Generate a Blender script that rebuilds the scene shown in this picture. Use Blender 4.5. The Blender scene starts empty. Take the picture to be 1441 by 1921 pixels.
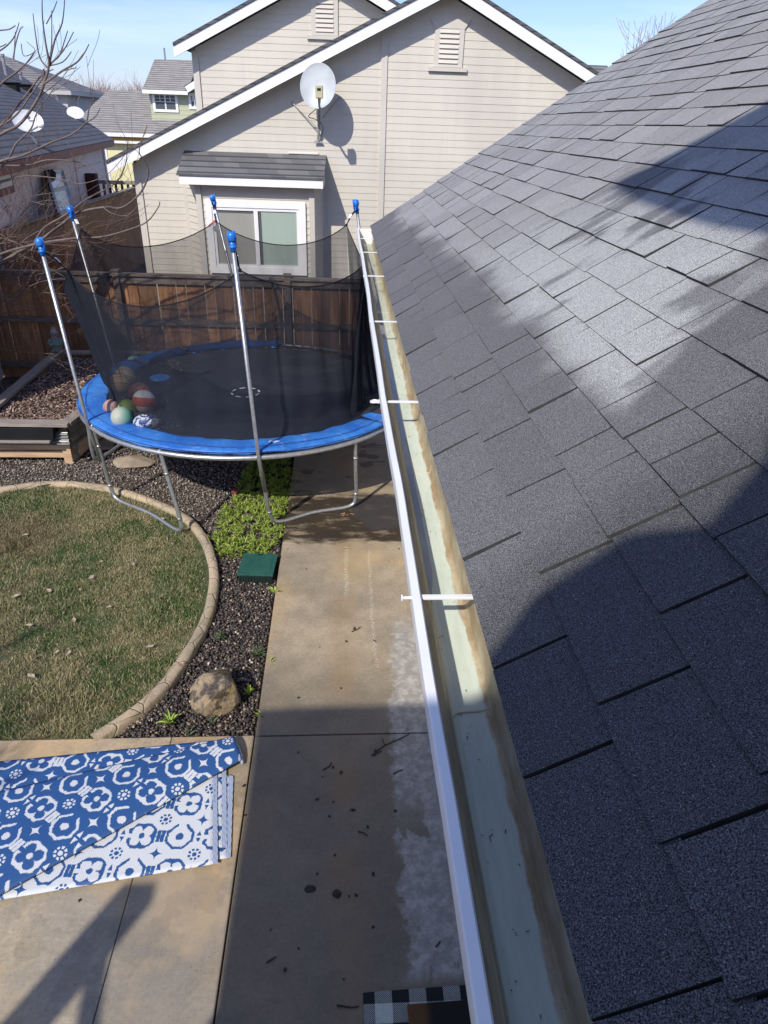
import bpy, math, random
import numpy as np
from mathutils import Vector, Matrix, noise as mnoise
random.seed(7); rng = np.random.default_rng(7)
sc = bpy.context.scene; C = sc.collection
rad = math.radians
# ------------------------------------------------------------------ camera
PW, PH, FOC, CAMZ = 1441., 1921., 1281., 3.7
CX, CY = PW/2, PH/2
Ev = np.array([641-CX, 232-CY, FOC]); Ev /= np.linalg.norm(Ev)          # world +Y seen by the camera
_a = -80.; _b = -(Ev[0]*_a+Ev[2]*FOC)/Ev[1]
Dv = np.array([_a, _b, FOC]); Dv /= np.linalg.norm(Dv); Dv -= Ev*(Dv@Ev); Dv /= np.linalg.norm(Dv)
Rv = np.cross(Dv, Ev)
if Rv[0] < 0: Rv = -Rv
cam = bpy.data.objects.new('camera', bpy.data.cameras.new('camera')); C.objects.link(cam)
cam.data.sensor_fit = 'VERTICAL'; cam.data.sensor_height = 36; cam.data.lens = 36*FOC/PH
cam.data.clip_start = .03; cam.data.clip_end = 2000
ax = lambda v: Vector((v@Rv, v@Ev, -(v@Dv)))
mx = Matrix((ax(np.array([1., 0, 0])), ax(np.array([0, -1., 0])), ax(np.array([0, 0, -1.])))).transposed().to_4x4()
mx.translation = (0, 0, CAMZ); cam.matrix_world = mx
sc.camera = cam
def ray(px, py):
    v = np.array([px-CX, py-CY, FOC]); return Vector((v@Rv, v@Ev, -(v@Dv)))
O0 = Vector((0, 0, CAMZ))
def G(px, py, z=0.): r = ray(px, py); return O0+r*((z-CAMZ)/r.z)         # point of that height
def atY(px, py, y): r = ray(px, py); return O0+r*(y/r.y)
# ------------------------------------------------------------------ world, sun, exposure
SUN_AZ, SUN_EL = 210., 41.                                              # clockwise from +Y
sdir = Vector((math.sin(rad(SUN_AZ))*math.cos(rad(SUN_EL)), math.cos(rad(SUN_AZ))*math.cos(rad(SUN_EL)), math.sin(rad(SUN_EL))))
w = bpy.data.worlds.new('World'); sc.world = w; w.use_nodes = True; wt = w.node_tree
bg = wt.nodes['Background']
sky = wt.nodes.new('ShaderNodeTexSky'); sky.sky_type = 'NISHITA'; sky.sun_disc = False
sky.sun_elevation = rad(SUN_EL); sky.sun_rotation = rad(SUN_AZ); sky.air_density = 1.0; sky.dust_density = .6; sky.ozone_density = 1.6
tc = wt.nodes.new('ShaderNodeTexCoord'); mp = wt.nodes.new('ShaderNodeMapping'); mp.inputs['Scale'].default_value = (1.6, 1.6, 14); mp.inputs['Rotation'].default_value = (.1, .06, .3)
nz = wt.nodes.new('ShaderNodeTexNoise'); nz.inputs['Scale'].default_value = 1.6; nz.inputs['Detail'].default_value = 7; nz.inputs['Roughness'].default_value = .55
cr = wt.nodes.new('ShaderNodeValToRGB'); cr.color_ramp.elements[0].position = .47; cr.color_ramp.elements[0].color = (0, 0, 0, 1); cr.color_ramp.elements[1].position = .72; cr.color_ramp.elements[1].color = (.55, .55, .55, 1)
mixw = wt.nodes.new('ShaderNodeMix'); mixw.data_type = 'RGBA'; mixw.inputs[7].default_value = (5.4, 6.2, 7.4, 1)
wt.links.new(tc.outputs['Generated'], mp.inputs[0]); wt.links.new(mp.outputs[0], nz.inputs['Vector']); wt.links.new(nz.outputs['Fac'], cr.inputs[0])
wt.links.new(cr.outputs[0], mixw.inputs[0]); tint = wt.nodes.new('ShaderNodeVectorMath'); tint.operation = 'MULTIPLY'; tint.inputs[1].default_value = (.68, .73, 1.04); wt.links.new(sky.outputs[0], tint.inputs[0]); wt.links.new(tint.outputs[0], mixw.inputs[6]); wt.links.new(mixw.outputs[2], bg.inputs[0])
bg.inputs[1].default_value = .15
sl = bpy.data.lights.new('sun', 'SUN'); sl.energy = 3.9; sl.angle = rad(.55); sl.color = (1, .94, .84)
so = bpy.data.objects.new('sun', sl); C.objects.link(so); so.rotation_euler = (-sdir).to_track_quat('-Z', 'Y').to_euler(); so.location = (0, 0, 30)
sc.view_settings.view_transform = 'Standard'; sc.view_settings.look = 'None'; sc.view_settings.gamma = 1
sc.view_settings.exposure = .24
# ------------------------------------------------------------------ node expressions
class S:                                                                # a socket with arithmetic
    def __init__(s, nt, k): s.nt = nt; s.k = k
    def _m(s, op, *a, clamp=False):
        n = s.nt.nodes.new('ShaderNodeMath'); n.operation = op; n.use_clamp = clamp
        for i, v in enumerate((s,)+a):
            if isinstance(v, S): s.nt.links.new(v.k, n.inputs[i])
            else: n.inputs[i].default_value = v
        return S(s.nt, n.outputs[0])
    def __add__(s, o): return s._m('ADD', o)
    def __radd__(s, o): return s._m('ADD', o)
    def __sub__(s, o): return s._m('SUBTRACT', o)
    def __rsub__(s, o): return (s*-1)+o
    def __mul__(s, o): return s._m('MULTIPLY', o)
    def __rmul__(s, o): return s._m('MULTIPLY', o)
    def __truediv__(s, o): return s._m('DIVIDE', o)
    def abs(s): return s._m('ABSOLUTE')
    def floor(s): return s._m('FLOOR')
    def fract(s): return s._m('FRACT')
    def pingpong(s, v): return s._m('PINGPONG', v)
    def sqrt(s): return s._m('SQRT')
    def mx(s, o): return s._m('MAXIMUM', o)
    def mn(s, o): return s._m('MINIMUM', o)
    def lt(s, o): return s._m('LESS_THAN', o)
    def gt(s, o): return s._m('GREATER_THAN', o)
    def clamp(s): return s._m('ADD', 0., clamp=True)
    def sm(s, a, b):
        n = s.nt.nodes.new('ShaderNodeMapRange'); n.interpolation_type = 'SMOOTHSTEP'
        s.nt.links.new(s.k, n.inputs[0])
        if a > b: n.inputs[1].default_value = b; n.inputs[2].default_value = a; n.inputs[3].default_value = 1; n.inputs[4].default_value = 0
        else: n.inputs[1].default_value = a; n.inputs[2].default_value = b
        return S(s.nt, n.outputs[0])
class Mat:
    def __init__(s, name, rough=.8, metal=0., spec=.4):
        s.m = bpy.data.materials.new(name); s.m.use_nodes = True; s.nt = s.m.node_tree; s.b = s.nt.nodes['Principled BSDF']
        s.b.inputs['Roughness'].default_value = rough; s.b.inputs['Metallic'].default_value = metal; s.b.inputs['Specular IOR Level'].default_value = spec
        t = s.nt.nodes.new('ShaderNodeTexCoord'); s.obj = t.outputs['Object']; s.uvk = t.outputs['UV']
        p = s.nt.nodes.new('ShaderNodeSeparateXYZ'); s.nt.links.new(s.obj, p.inputs[0]); s.x, s.y, s.z = [S(s.nt, p.outputs[i]) for i in range(3)]
    def uv(s):
        p = s.nt.nodes.new('ShaderNodeSeparateXYZ'); s.nt.links.new(s.uvk, p.inputs[0]); return S(s.nt, p.outputs[0]), S(s.nt, p.outputs[1])
    def vec(s, scale, rot=(0, 0, 0), loc=(0, 0, 0), src=None):
        n = s.nt.nodes.new('ShaderNodeMapping'); n.inputs['Scale'].default_value = scale; n.inputs['Rotation'].default_value = rot; n.inputs['Location'].default_value = loc
        s.nt.links.new(src or s.obj, n.inputs[0]); return n.outputs[0]
    def noise(s, scale=5, detail=5, r=.55, v=None, dist=0.):
        n = s.nt.nodes.new('ShaderNodeTexNoise'); n.inputs['Scale'].default_value = scale; n.inputs['Detail'].default_value = detail; n.inputs['Roughness'].default_value = r; n.inputs['Distortion'].default_value = dist
        s.nt.links.new(v or s.obj, n.inputs['Vector']); return S(s.nt, n.outputs['Fac'])
    def voro(s, scale=20, v=None, feature='F1', out='Distance'):
        n = s.nt.nodes.new('ShaderNodeTexVoronoi'); n.feature = feature; n.inputs['Scale'].default_value = scale
        s.nt.links.new(v or s.obj, n.inputs['Vector']); return S(s.nt, n.outputs[out])
    def island(s):
        n = s.nt.nodes.new('ShaderNodeNewGeometry'); return S(s.nt, n.outputs['Random Per Island'])
    def mix(s, f, a, b, mode='MIX'):
        n = s.nt.nodes.new('ShaderNodeMix'); n.data_type = 'RGBA'; n.blend_type = mode
        for i, v in ((0, f), (6, a), (7, b)):
            if isinstance(v, S): s.nt.links.new(v.k, n.inputs[i])
            elif isinstance(v, (tuple, list)): n.inputs[i].default_value = tuple(v)+(1,) if len(v) == 3 else v
            else: n.inputs[i].default_value = v
        return S(s.nt, n.outputs[2])
    def ramp(s, f, stops):
        n = s.nt.nodes.new('ShaderNodeValToRGB'); e = n.color_ramp.elements
        e[0].position, e[0].color = stops[0][0], tuple(stops[0][1])+(1,); e[1].position, e[1].color = stops[-1][0], tuple(stops[-1][1])+(1,)
        for p, c in stops[1:-1]: q = e.new(p); q.color = tuple(c)+(1,)
        s.nt.links.new(f.k, n.inputs[0]); return S(s.nt, n.outputs[0])
    def mul(s, c, f):                                                   # colour times scalar
        n = s.nt.nodes.new('ShaderNodeVectorMath'); n.operation = 'SCALE'; s.nt.links.new(c.k, n.inputs[0])
        if isinstance(f, S): s.nt.links.new(f.k, n.inputs[3])
        else: n.inputs[3].default_value = f
        return S(s.nt, n.outputs[0])
    def set(s, key, v):
        if isinstance(v, S): s.nt.links.new(v.k, s.b.inputs[key])
        else: s.b.inputs[key].default_value = tuple(v)+(1,) if isinstance(v, (tuple, list)) else v
        return s
    def bump(s, h, strength=.5, dist=.01):
        n = s.nt.nodes.new('ShaderNodeBump'); n.inputs['Strength'].default_value = strength; n.inputs['Distance'].default_value = dist
        s.nt.links.new(h.k, n.inputs['Height']); s.nt.links.new(n.outputs[0], s.b.inputs['Normal']); return s
def simple(name, c1, c2=None, scale=6, rough=.7, metal=0., bump=0., bscale=60, var=.12, stretch=None, spec=.4, fine=40):
    m = Mat(name, rough, metal, spec); c2 = c2 or tuple(x*.8 for x in c1)
    v = m.vec(stretch) if stretch else None
    c = m.mix(m.noise(scale, 6, .6, v).sm(.3, .7), c1, c2)
    c = m.mul(c, m.noise(fine, 3, .6, v)*(2*var)+(1-var)); m.set('Base Color', c)
    if bump: m.bump(m.noise(bscale, 4, .6, v), bump, .01)
    return m.m
# ------------------------------------------------------------------ mesh helpers
class MB:
    def __init__(s): s.v = []; s.f = []; s.mi = []; s.cur = 0; s.uv = None
    def face(s, pts):
        n = len(s.v); s.v += [tuple(p) for p in pts]; s.f.append(tuple(range(n, n+len(pts)))); s.mi.append(s.cur)
    def add(s, vs, fs):
        n = len(s.v); s.v += [tuple(p) for p in vs]; s.f += [tuple(i+n for i in f) for f in fs]; s.mi += [s.cur]*len(fs)
    def box(s, a, b, T=None):
        x0, y0, z0 = a; x1, y1, z1 = b
        p = [(x0, y0, z0), (x1, y0, z0), (x1, y1, z0), (x0, y1, z0), (x0, y0, z1), (x1, y0, z1), (x1, y1, z1), (x0, y1, z1)]
        if T: p = [T(*q) for q in p]
        s.add(p, [(0, 3, 2, 1), (4, 5, 6, 7), (0, 1, 5, 4), (1, 2, 6, 5), (2, 3, 7, 6), (3, 0, 4, 7)])
    def bar(s, p, q, wid, hei, up=(0, 0, 1)):                            # rectangular bar from p to q
        p = Vector(p); q = Vector(q); d = (q-p).normalized(); sd = d.cross(Vector(up)).normalized(); u = sd.cross(d)
        vs = []
        for e in (p, q):
            for a, b in ((-1, -1), (1, -1), (1, 1), (-1, 1)): vs.append(e+sd*a*wid/2+u*b*hei/2)
        s.add(vs, [(0, 1, 2, 3), (7, 6, 5, 4), (0, 4, 5, 1), (1, 5, 6, 2), (2, 6, 7, 3), (3, 7, 4, 0)])
    def prism(s, poly, d):                                              # polygon (3-D) extruded by vector d
        n = len(poly); d = Vector(d); a = [Vector(p) for p in poly]
        s.add(a+[p+d for p in a], [tuple(range(n))[::-1], tuple(range(n, 2*n))]+[(i, (i+1) % n, n+(i+1) % n, n+i) for i in range(n)])
    def tube(s, path, r, n=8, caps=True, closed=False):
        P = [Vector(p) for p in path]; m = len(P); R = r if isinstance(r, (list, tuple)) else [r]*m
        ref = Vector((0, 0, 1)); vs = []; prev = None
        for i in range(m):
            t = (P[(i+1) % m]-P[i-1]) if closed else (P[min(i+1, m-1)]-P[max(i-1, 0)])
            t = t.normalized() if t.length > 1e-9 else Vector((0, 0, 1))
            if prev is None: u = t.cross(ref if abs(t.z) < .9 else Vector((1, 0, 0))).normalized()
            else:
                u = prev-t*prev.dot(t)
                u = u.normalized() if u.length > 1e-6 else t.orthogonal().normalized()
            prev = u; v = t.cross(u)
            for k in range(n):
                a = 2*math.pi*k/n; vs.append(P[i]+(u*math.cos(a)+v*math.sin(a))*R[i])
        fs = []
        for i in range(m if closed else m-1):
            j = (i+1) % m
            for k in range(n): fs.append((i*n+k, i*n+(k+1) % n, j*n+(k+1) % n, j*n+k))
        if caps and not closed: fs += [tuple(range(n))[::-1], tuple(range((m-1)*n, m*n))]
        s.add(vs, fs)
    def lathe(s, prof, c=(0, 0, 0), n=16, T=None):                      # (radius, z) profile
        vs = []; 
        for r, z in prof:
            for k in range(n):
                a = 2*math.pi*k/n; p = Vector((r*math.cos(a), r*math.sin(a), z)); p = T(p) if T else p+Vector(c); vs.append(p)
        fs = []
        for i in range(len(prof)-1):
            for k in range(n): fs.append((i*n+k, i*n+(k+1) % n, (i+1)*n+(k+1) % n, (i+1)*n+k))
        fs += [tuple(range(n))[::-1], tuple(range((len(prof)-1)*n, len(prof)*n))]
        s.add(vs, fs)
    def sphere(s, c, r, n=14, sc=(1, 1, 1), M=None):
        c = Vector(c); prof = []; vs = []; m = n//2+1
        for i in range(m+1):
            th = math.pi*i/m
            for k in range(n):
                a = 2*math.pi*k/n; p = Vector((math.sin(th)*math.cos(a)*sc[0], math.sin(th)*math.sin(a)*sc[1], -math.cos(th)*sc[2]))*r
                vs.append((M@p if M else p)+c)
        fs = [(i*n+k, i*n+(k+1) % n, (i+1)*n+(k+1) % n, (i+1)*n+k) for i in range(m) for k in range(n)]
        s.add(vs, fs)
    def build(s, name, mat, parent=None, smooth=False, label=None, bevel=0., kind=None, uv=None, weld=False):
        me = bpy.data.meshes.new(name); me.from_pydata(s.v, [], s.f)
        for m in (mat if isinstance(mat, (list, tuple)) else [mat]): me.materials.append(m)
        if any(s.mi): me.polygons.foreach_set('material_index', s.mi)
        if smooth: me.polygons.foreach_set('use_smooth', [True]*len(me.polygons))
        if uv:
            l = me.uv_layers.new(name='UVMap')
            for lp in me.loops: l.data[lp.index].uv = uv[lp.vertex_index]
        o = bpy.data.objects.new(name, me); C.objects.link(o)
        if parent:
            o.parent = parent; o.matrix_parent_inverse = PINV[parent.name]
            PINV[o.name] = Matrix.Identity(4)
        if label: o['label'] = label
        if kind: o['kind'] = kind
        if bevel:
            b = o.modifiers.new('bevel', 'BEVEL'); b.width = bevel; b.segments = 2; b.limit_method = 'ANGLE'
        return o
PINV = {}
def tag(o, label, cat=None, group=None, kind=None):
    if label: o['label'] = label
    if cat: o['category'] = cat
    if group: o['group'] = group
    if kind: o['kind'] = kind
    return o
def thing(name, loc, label, cat, group=None):
    o = bpy.data.objects.new(name, None); C.objects.link(o); o.location = loc; o.empty_display_size = .2
    PINV[o.name] = Matrix.Translation(-Vector(loc)); return tag(o, label, cat, group)
def struct(mb, name, mat, **k):
    o = mb.build(name, mat, **k); o['kind'] = 'structure'; return o
def dup(root, offs, label, group=None, rotz=0, scale=1):
    r = root.copy(); C.objects.link(r); r.location = offs; r.rotation_euler.z += rotz; r.scale = (scale,)*3
    r['label'] = label
    if group: r['group'] = group
    for ch in list(root.children):
        c = ch.copy(); C.objects.link(c); c.parent = r
    return r
def scatter(name, tmpl_v, tmpl_f, pos, scl, rot_euler, mat, kind='stuff', smooth=False):
    """many small copies of a template in ONE mesh: numpy; pos Nx3, scl Nx3, rot Nx3"""
    N = len(pos); tv = np.array(tmpl_v, float); nv = len(tv)
    cx, cy_, cz = np.cos(rot_euler).T; sx, sy, sz = np.sin(rot_euler).T
    R = np.empty((N, 3, 3))
    R[:, 0, 0] = cy_*cz; R[:, 0, 1] = sx*sy*cz-cx*sz; R[:, 0, 2] = cx*sy*cz+sx*sz
    R[:, 1, 0] = cy_*sz; R[:, 1, 1] = sx*sy*sz+cx*cz; R[:, 1, 2] = cx*sy*sz-sx*cz
    R[:, 2, 0] = -sy; R[:, 2, 1] = sx*cy_; R[:, 2, 2] = cx*cy_
    V = tv[None]*scl[:, None, :]; V = np.einsum('nij,nkj->nki', R, V)+pos[:, None, :]
    k = len(tmpl_f[0]); F = np.array(tmpl_f)[None]+(np.arange(N)*nv)[:, None, None]
    me = bpy.data.meshes.new(name); me.vertices.add(N*nv); me.vertices.foreach_set('co', V.reshape(-1))
    nf = N*len(tmpl_f); me.loops.add(nf*k); me.loops.foreach_set('vertex_index', F.reshape(-1).astype(np.int32))
    me.polygons.add(nf); me.polygons.foreach_set('loop_start', np.arange(nf, dtype=np.int32)*k)
    if smooth: me.polygons.foreach_set('use_smooth', np.ones(nf, bool))
    me.update(calc_edges=True); me.materials.append(mat)
    o = bpy.data.objects.new(name, me); C.objects.link(o)
    if kind: o['kind'] = kind
    return o
OCT_V = [(1, 0, 0), (-.9, .1, 0), (0, 1, .1), (.1, -1, 0), (0, 0, 1), (0, .1, -1)]
OCT_F = [(0, 2, 4), (2, 1, 4), (1, 3, 4), (3, 0, 4), (2, 0, 5), (1, 2, 5), (3, 1, 5), (0, 3, 5)]
FL_V = [(-.5, -.25, 0), (.5, -.3, .06), (.45, .3, 0), (-.5, .2, .08)]; FL_F = [(0, 1, 2, 3)]
def inpoly(P, x, y):
    r = np.zeros(len(x), bool); n = len(P)
    for i in range(n):
        x0, y0 = P[i][:2]; x1, y1 = P[(i+1) % n][:2]
        if y0 == y1: continue
        c = ((y0 > y) != (y1 > y)) & (x < (x1-x0)*(y-y0)/(y1-y0)+x0); r ^= c
    return r
def randin(P, N):
    xs = [p[0] for p in P]; ys = [p[1] for p in P]; X = []; Y = []
    while sum(map(len, X)) < N:
        x = rng.uniform(min(xs), max(xs), N*2); y = rng.uniform(min(ys), max(ys), N*2); k = inpoly(P, x, y); X.append(x[k]); Y.append(y[k])
    return np.concatenate(X)[:N], np.concatenate(Y)[:N]
def smoothpath(pts, n=6, closed=False):
    P = [Vector(p) for p in pts]; out = []
    for i in range(len(P)-1):
        p0, p1, p2, p3 = P[max(i-1, 0)], P[i], P[i+1], P[min(i+2, len(P)-1)]
        for k in range(n):
            t = k/n; out.append(.5*((2*p1)+(p2-p0)*t+(2*p0-5*p1+4*p2-p3)*t*t+(3*p1-p0-3*p2+p3)*t**3))
    return out+[P[-1]]
# ------------------------------------------------------------------ materials
M = {}
def concrete(name, kindw):
    m = Mat(name, .75)
    c = m.mix(m.noise(1.3, 5, .6).sm(.35, .65), (.365, .298, .205), (.275, .228, .162))
    c = m.mix(m.noise(.9, 3, .5, m.vec((1, 1, 1), loc=(7, 3, 0))).sm(.5, .7), c, (.42, .30, .17))
    c = m.mul(c, m.noise(35, 5, .65)*.3+.85); c = m.mul(c, m.noise(300, 2, .5)*.6+.70); c = m.mul(c, m.noise(60, 3, .6, m.vec((.12, 3, 1)))*.22+.89); c = m.mul(c, (m.noise(42, 6, .72)-.5)*.95+1.0); c = m.mul(c, (m.noise(5, 6, .65)-.5)*.8+1.0)
    pits = m.noise(62, 3, .6).sm(.645, .70); c = m.mix(pits*.6, c, (.04, .035, .03))
    rough = .75
    if kindw == 'patio2': c = m.mul(c, .78)  # right patio slab a step darker overall
    if kindw == 'walk':
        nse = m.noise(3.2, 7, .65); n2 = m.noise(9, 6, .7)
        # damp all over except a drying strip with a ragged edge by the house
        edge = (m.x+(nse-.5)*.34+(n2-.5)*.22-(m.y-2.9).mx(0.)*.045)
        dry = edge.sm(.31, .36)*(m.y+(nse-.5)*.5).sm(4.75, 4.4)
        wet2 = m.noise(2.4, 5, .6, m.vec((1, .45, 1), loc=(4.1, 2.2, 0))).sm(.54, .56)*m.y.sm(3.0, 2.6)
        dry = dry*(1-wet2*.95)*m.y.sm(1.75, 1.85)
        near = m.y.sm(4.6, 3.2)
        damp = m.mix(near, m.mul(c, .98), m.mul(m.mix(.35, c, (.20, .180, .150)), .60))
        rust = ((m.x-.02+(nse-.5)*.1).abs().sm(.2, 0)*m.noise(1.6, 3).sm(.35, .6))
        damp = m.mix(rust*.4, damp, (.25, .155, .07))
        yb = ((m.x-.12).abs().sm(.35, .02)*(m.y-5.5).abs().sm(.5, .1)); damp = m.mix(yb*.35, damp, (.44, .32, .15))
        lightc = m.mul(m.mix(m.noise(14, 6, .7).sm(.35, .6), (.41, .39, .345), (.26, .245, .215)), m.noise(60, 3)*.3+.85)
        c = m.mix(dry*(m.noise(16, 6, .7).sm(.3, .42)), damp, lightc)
        # muddy wet band and puddle marks below the trampoline
        mud = ((m.y+(m.noise(2.6, 6, .7, m.vec((1, 2.6, 1)))-.5)*.7-6.42).abs().sm(.60, .42))
        streak = m.noise(7, 7, .72, m.vec((.5, 2.8, 1), rot=(0, 0, .15))).sm(.36, .56)
        mudm = mud*streak
        spots = m.noise(2.1, 3, .5, m.vec((1, 1.5, 1), loc=(1.3, 0, 0))).sm(.57, .60)*m.y.sm(7.0, 7.3)
        c = m.mix((mud*(.93-m.noise(3.5, 6, .7, m.vec((.8, 2.2, 1), loc=(6, 1, 0))).sm(.50, .66)*.5)).clamp(), c, (.024, .018, .014)); pud = (((m.x-.42)*(m.x-.42)*1.0+(m.y-6.55)*(m.y-6.55)*.7).sqrt()+(m.noise(4, 4)-.5)*.25).sm(.33, .29); c = m.mix(pud*.8, c, (.05, .047, .048)); c = m.mix(spots*.8, c, (.085, .07, .055))
        c = m.mix((m.y.sm(6.9, 7.4))*.25, c, (.2, .185, .165))
        # sun glints on splashed water, painted as white specks
        ln = (m.noise(90, 3).sm(.56, .60))*(((m.x-.045+(m.noise(2, 2)-.5)*.05).abs().sm(.03, .008))*((m.y-5.4).abs().lt(.42))+((m.x-.27+(m.noise(3, 3)-.5)*.08).abs().sm(.02, .004))*((m.y-4.9).abs().lt(.85))).clamp()
        c = m.mix(ln*.8, c, (.75, .7, .6))
        m.set('Specular IOR Level', .4-mud*.3); m.set('Roughness', .72-pud*.2-near*(1-dry)*.12)
    else:
        c = m.mul(c, 1.12); bl = m.noise(1.1, 5, .6, m.vec((1, 1, 1), loc=(2, 8, 0))).sm(.48, .60); c = m.mix(bl*.6, c, (.52, .36, .18))
        st = m.noise(2.2, 4, .6, m.vec((1, 1, 1), loc=(12, 1, 0))).sm(.53, .56); c = m.mul(c, 1-st*.16); sp = m.noise(70, 3, .7).sm(.66, .72); c = m.mix(sp*.6, c, (.09, .075, .06)); c = m.mix(m.noise(.8, 6, .6, m.vec((1, .4, 1), loc=(5, 5, 0))).sm(.5, .62)*.35, c, (.25, .245, .235))
    m.set('Base Color', c); m.bump(m.noise(120, 5, .7)*.5+m.noise(20, 3)*.3, .35, .006)
    return m.m
M['walk'] = concrete('concrete_walkway', 'walk'); M['patio'] = concrete('concrete_patio', 'patio'); M['patio2'] = concrete('darker_concrete_patio', 'patio2')
def make_soil():
    m = Mat('bare_soil', .95); c = m.ramp(m.noise(9, 8, .7), [(.3, (.035, .025, .018)), (.5, (.075, .055, .04)), (.7, (.13, .10, .075))])
    m.set('Base Color', m.mul(c, m.noise(80, 3)*.8+.6)); m.bump(m.noise(40, 6, .7), .8, .02); return m.m
M['soil'] = make_soil()
def pebble(name, stops, rough=.6, mx_=1.):
    m = Mat(name, rough); m.set('Base Color', m.mul(m.ramp(m.island(), stops), m.noise(60, 2)*.5+.75*mx_)); return m.m
M['gravel'] = pebble('grey_gravel', [(0, (.10, .085, .075)), (.35, (.19, .16, .145)), (.7, (.29, .25, .22)), (.93, (.42, .37, .33)), (1, (.6, .55, .5))], .8)
M['pebbles'] = pebble('dark_pebbles', [(0, (.028, .024, .023)), (.45, (.06, .05, .047)), (.75, (.10, .08, .07)), (.9, (.18, .14, .11)), (.97, (.35, .25, .18)), (1, (.6, .52, .42))], .45)
M['mulch'] = pebble('bark_mulch', [(0, (.06, .035, .028)), (.4, (.17, .11, .09)), (.8, (.33, .23, .19)), (1, (.5, .38, .31))], .9)
M['litter'] = pebble('dry_litter', [(0, (.05, .035, .025)), (.5, (.16, .115, .08)), (1, (.34, .27, .2))], .9)
def make_grass(base):
    m = Mat('lawn_soil' if base else 'grass_blades', .75 if base else .55)
    p = m.noise(1.5, 5, .6, m.vec((1, .75, 1), rot=(0, 0, .5), loc=(3, 1, 0))).sm(.44, .54)
    p2 = m.noise(5, 4, .6).sm(.40, .62)
    green = m.mix(m.noise(7, 4) if base else m.island(), (.035, .08, .016), (.10, .17, .042))
    straw = m.mix(m.noise(9, 4) if base else m.island(), (.20, .165, .08), (.47, .40, .22))
    c = m.mix((p*.55+p2*.36).clamp(), green, straw)
    if not base:
        c = m.mix((m.island()*7.3).fract().sm(.62, .7), c, straw)
    # worn earth where the sprinkler does not reach
    worn = (((m.x+3.35)*(m.x+3.35)*1.0+(m.y-6.1)*(m.y-6.1)*2.2).sqrt()+(m.noise(2, 5)-.5)*.9).sm(.85, .3)
    c = m.mix(worn*.5, c, (.17, .11, .06))
    if base: c = m.mul(c, m.noise(30, 6, .7)*.7+.25)
    m.set('Base Color', c)
    if base: m.bump(m.noise(60, 6, .7), 1., .02)
    return m.m
M['lawn'] = make_grass(True); M['blade'] = make_grass(False)
def leafmat(name, a, b, rough=.5):
    m = Mat(name, rough); m.set('Base Color', m.mix(m.island(), a, b)); m.set('Subsurface Weight', 0.); return m.m
M['weed'] = leafmat('weed_leaves', (.17, .27, .035), (.46, .56, .10)); M['weed2'] = leafmat('grey_weed_leaves', (.12, .17, .09), (.22, .28, .14))
def make_curb():
    m = Mat('stamped_concrete', .8); c = m.mix(m.noise(3, 5).sm(.35, .65), (.46, .36, .24), (.33, .27, .18))
    cr_ = m.voro(5.5, m.vec((1, 1, 1)), 'DISTANCE_TO_EDGE'); ck = cr_.sm(.05, .0)
    mossy = m.noise(1.2, 4).sm(.5, .7)*m.y.sm(6.0, 5.2); c = m.mix(mossy*.45, c, (.24, .22, .08)); c = m.mix(ck*.28, c, (.12, .09, .06))
    m.set('Base Color', m.mul(c, m.noise(40, 5, .7)*.6+.7)); m.bump(m.noise(15, 6, .7)-ck*.6, .7, .02); return m.m
M['curb'] = make_curb()
def woodmat(name, a, b, dirx=True, rough=.8, grey=0., vert=False):
    m = Mat(name, rough); st = (1.2, 1.2, .12) if vert else ((.12, 1.2, 1.2) if dirx else (1.2, .12, 1.2))
    v = m.vec(tuple(q*14 for q in st)); g = m.noise(1.6, 6, .65, v, .6)
    c = m.ramp(g, [(.3, b), (.7, a)]); c = m.mul(c, m.noise(1.6, 4)*.7+.65)
    if grey: c = m.mix(m.noise(4, 5, .6, v).sm(.4, .65)*grey, c, (.33, .29, .26))
    m.set('Base Color', c); m.bump(g, .5, .004); return m
def picketmat():
    m = woodmat('stained_cedar', (.50, .25, .11), (.17, .08, .04), vert=True); i = m.island()
    base = m.b.inputs['Base Color'].links[0].from_socket; c = S(m.nt, base)
    c = m.mul(c, i*.75+.62); c = m.mix((m.noise(5, 6, .6, m.vec((3, 3, .5))).sm(.55, .75))*.5, c, (.10, .05, .03))
    m.set('Base Color', c); return m.m
M['picket'] = picketmat()
M['rail'] = woodmat('weathered_rail', (.22, .16, .12), (.10, .065, .045), grey=.55).m
M['oldwood'] = woodmat('grey_weathered_timber', (.30, .26, .22), (.14, .11, .09), dirx=False, grey=.5).m
M['oldwoodx'] = woodmat('grey_weathered_board', (.34, .30, .26), (.16, .13, .11), grey=.4).m
M['newwood'] = woodmat('pale_pine', (.58, .42, .26), (.38, .24, .13)).m
M['darkfence'] = woodmat('dark_old_fence', (.38, .22, .11), (.13, .07, .035), vert=True, grey=.3).m
def sidingmat(name, c, grain=.35):
    m = Mat(name, .6); v = m.vec((2, 2, 30)); g = m.noise(3, 5, .6, v)
    cc = m.mix(m.noise(.7, 4).sm(.3, .7), c, tuple(x*.90 for x in c)); cc = m.mul(cc, g*.18+.91); cc = m.mul(cc, m.noise(1.2, 5, .65, m.vec((6, 6, .35)))*.16+.92); m.set('Base Color', cc); m.bump(g, grain, .003); return m.m
M['siding'] = sidingmat('greige_siding', (.62, .58, .50)); M['trim'] = sidingmat('greige_trim', (.60, .565, .50), .1)
M['white'] = simple('white_paint', (.86, .86, .85), (.80, .80, .79), 2, .45, var=.03)
M['vinyl'] = simple('white_vinyl', (.82, .82, .81), (.78, .78, .77), 3, .35, var=.02)
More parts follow.
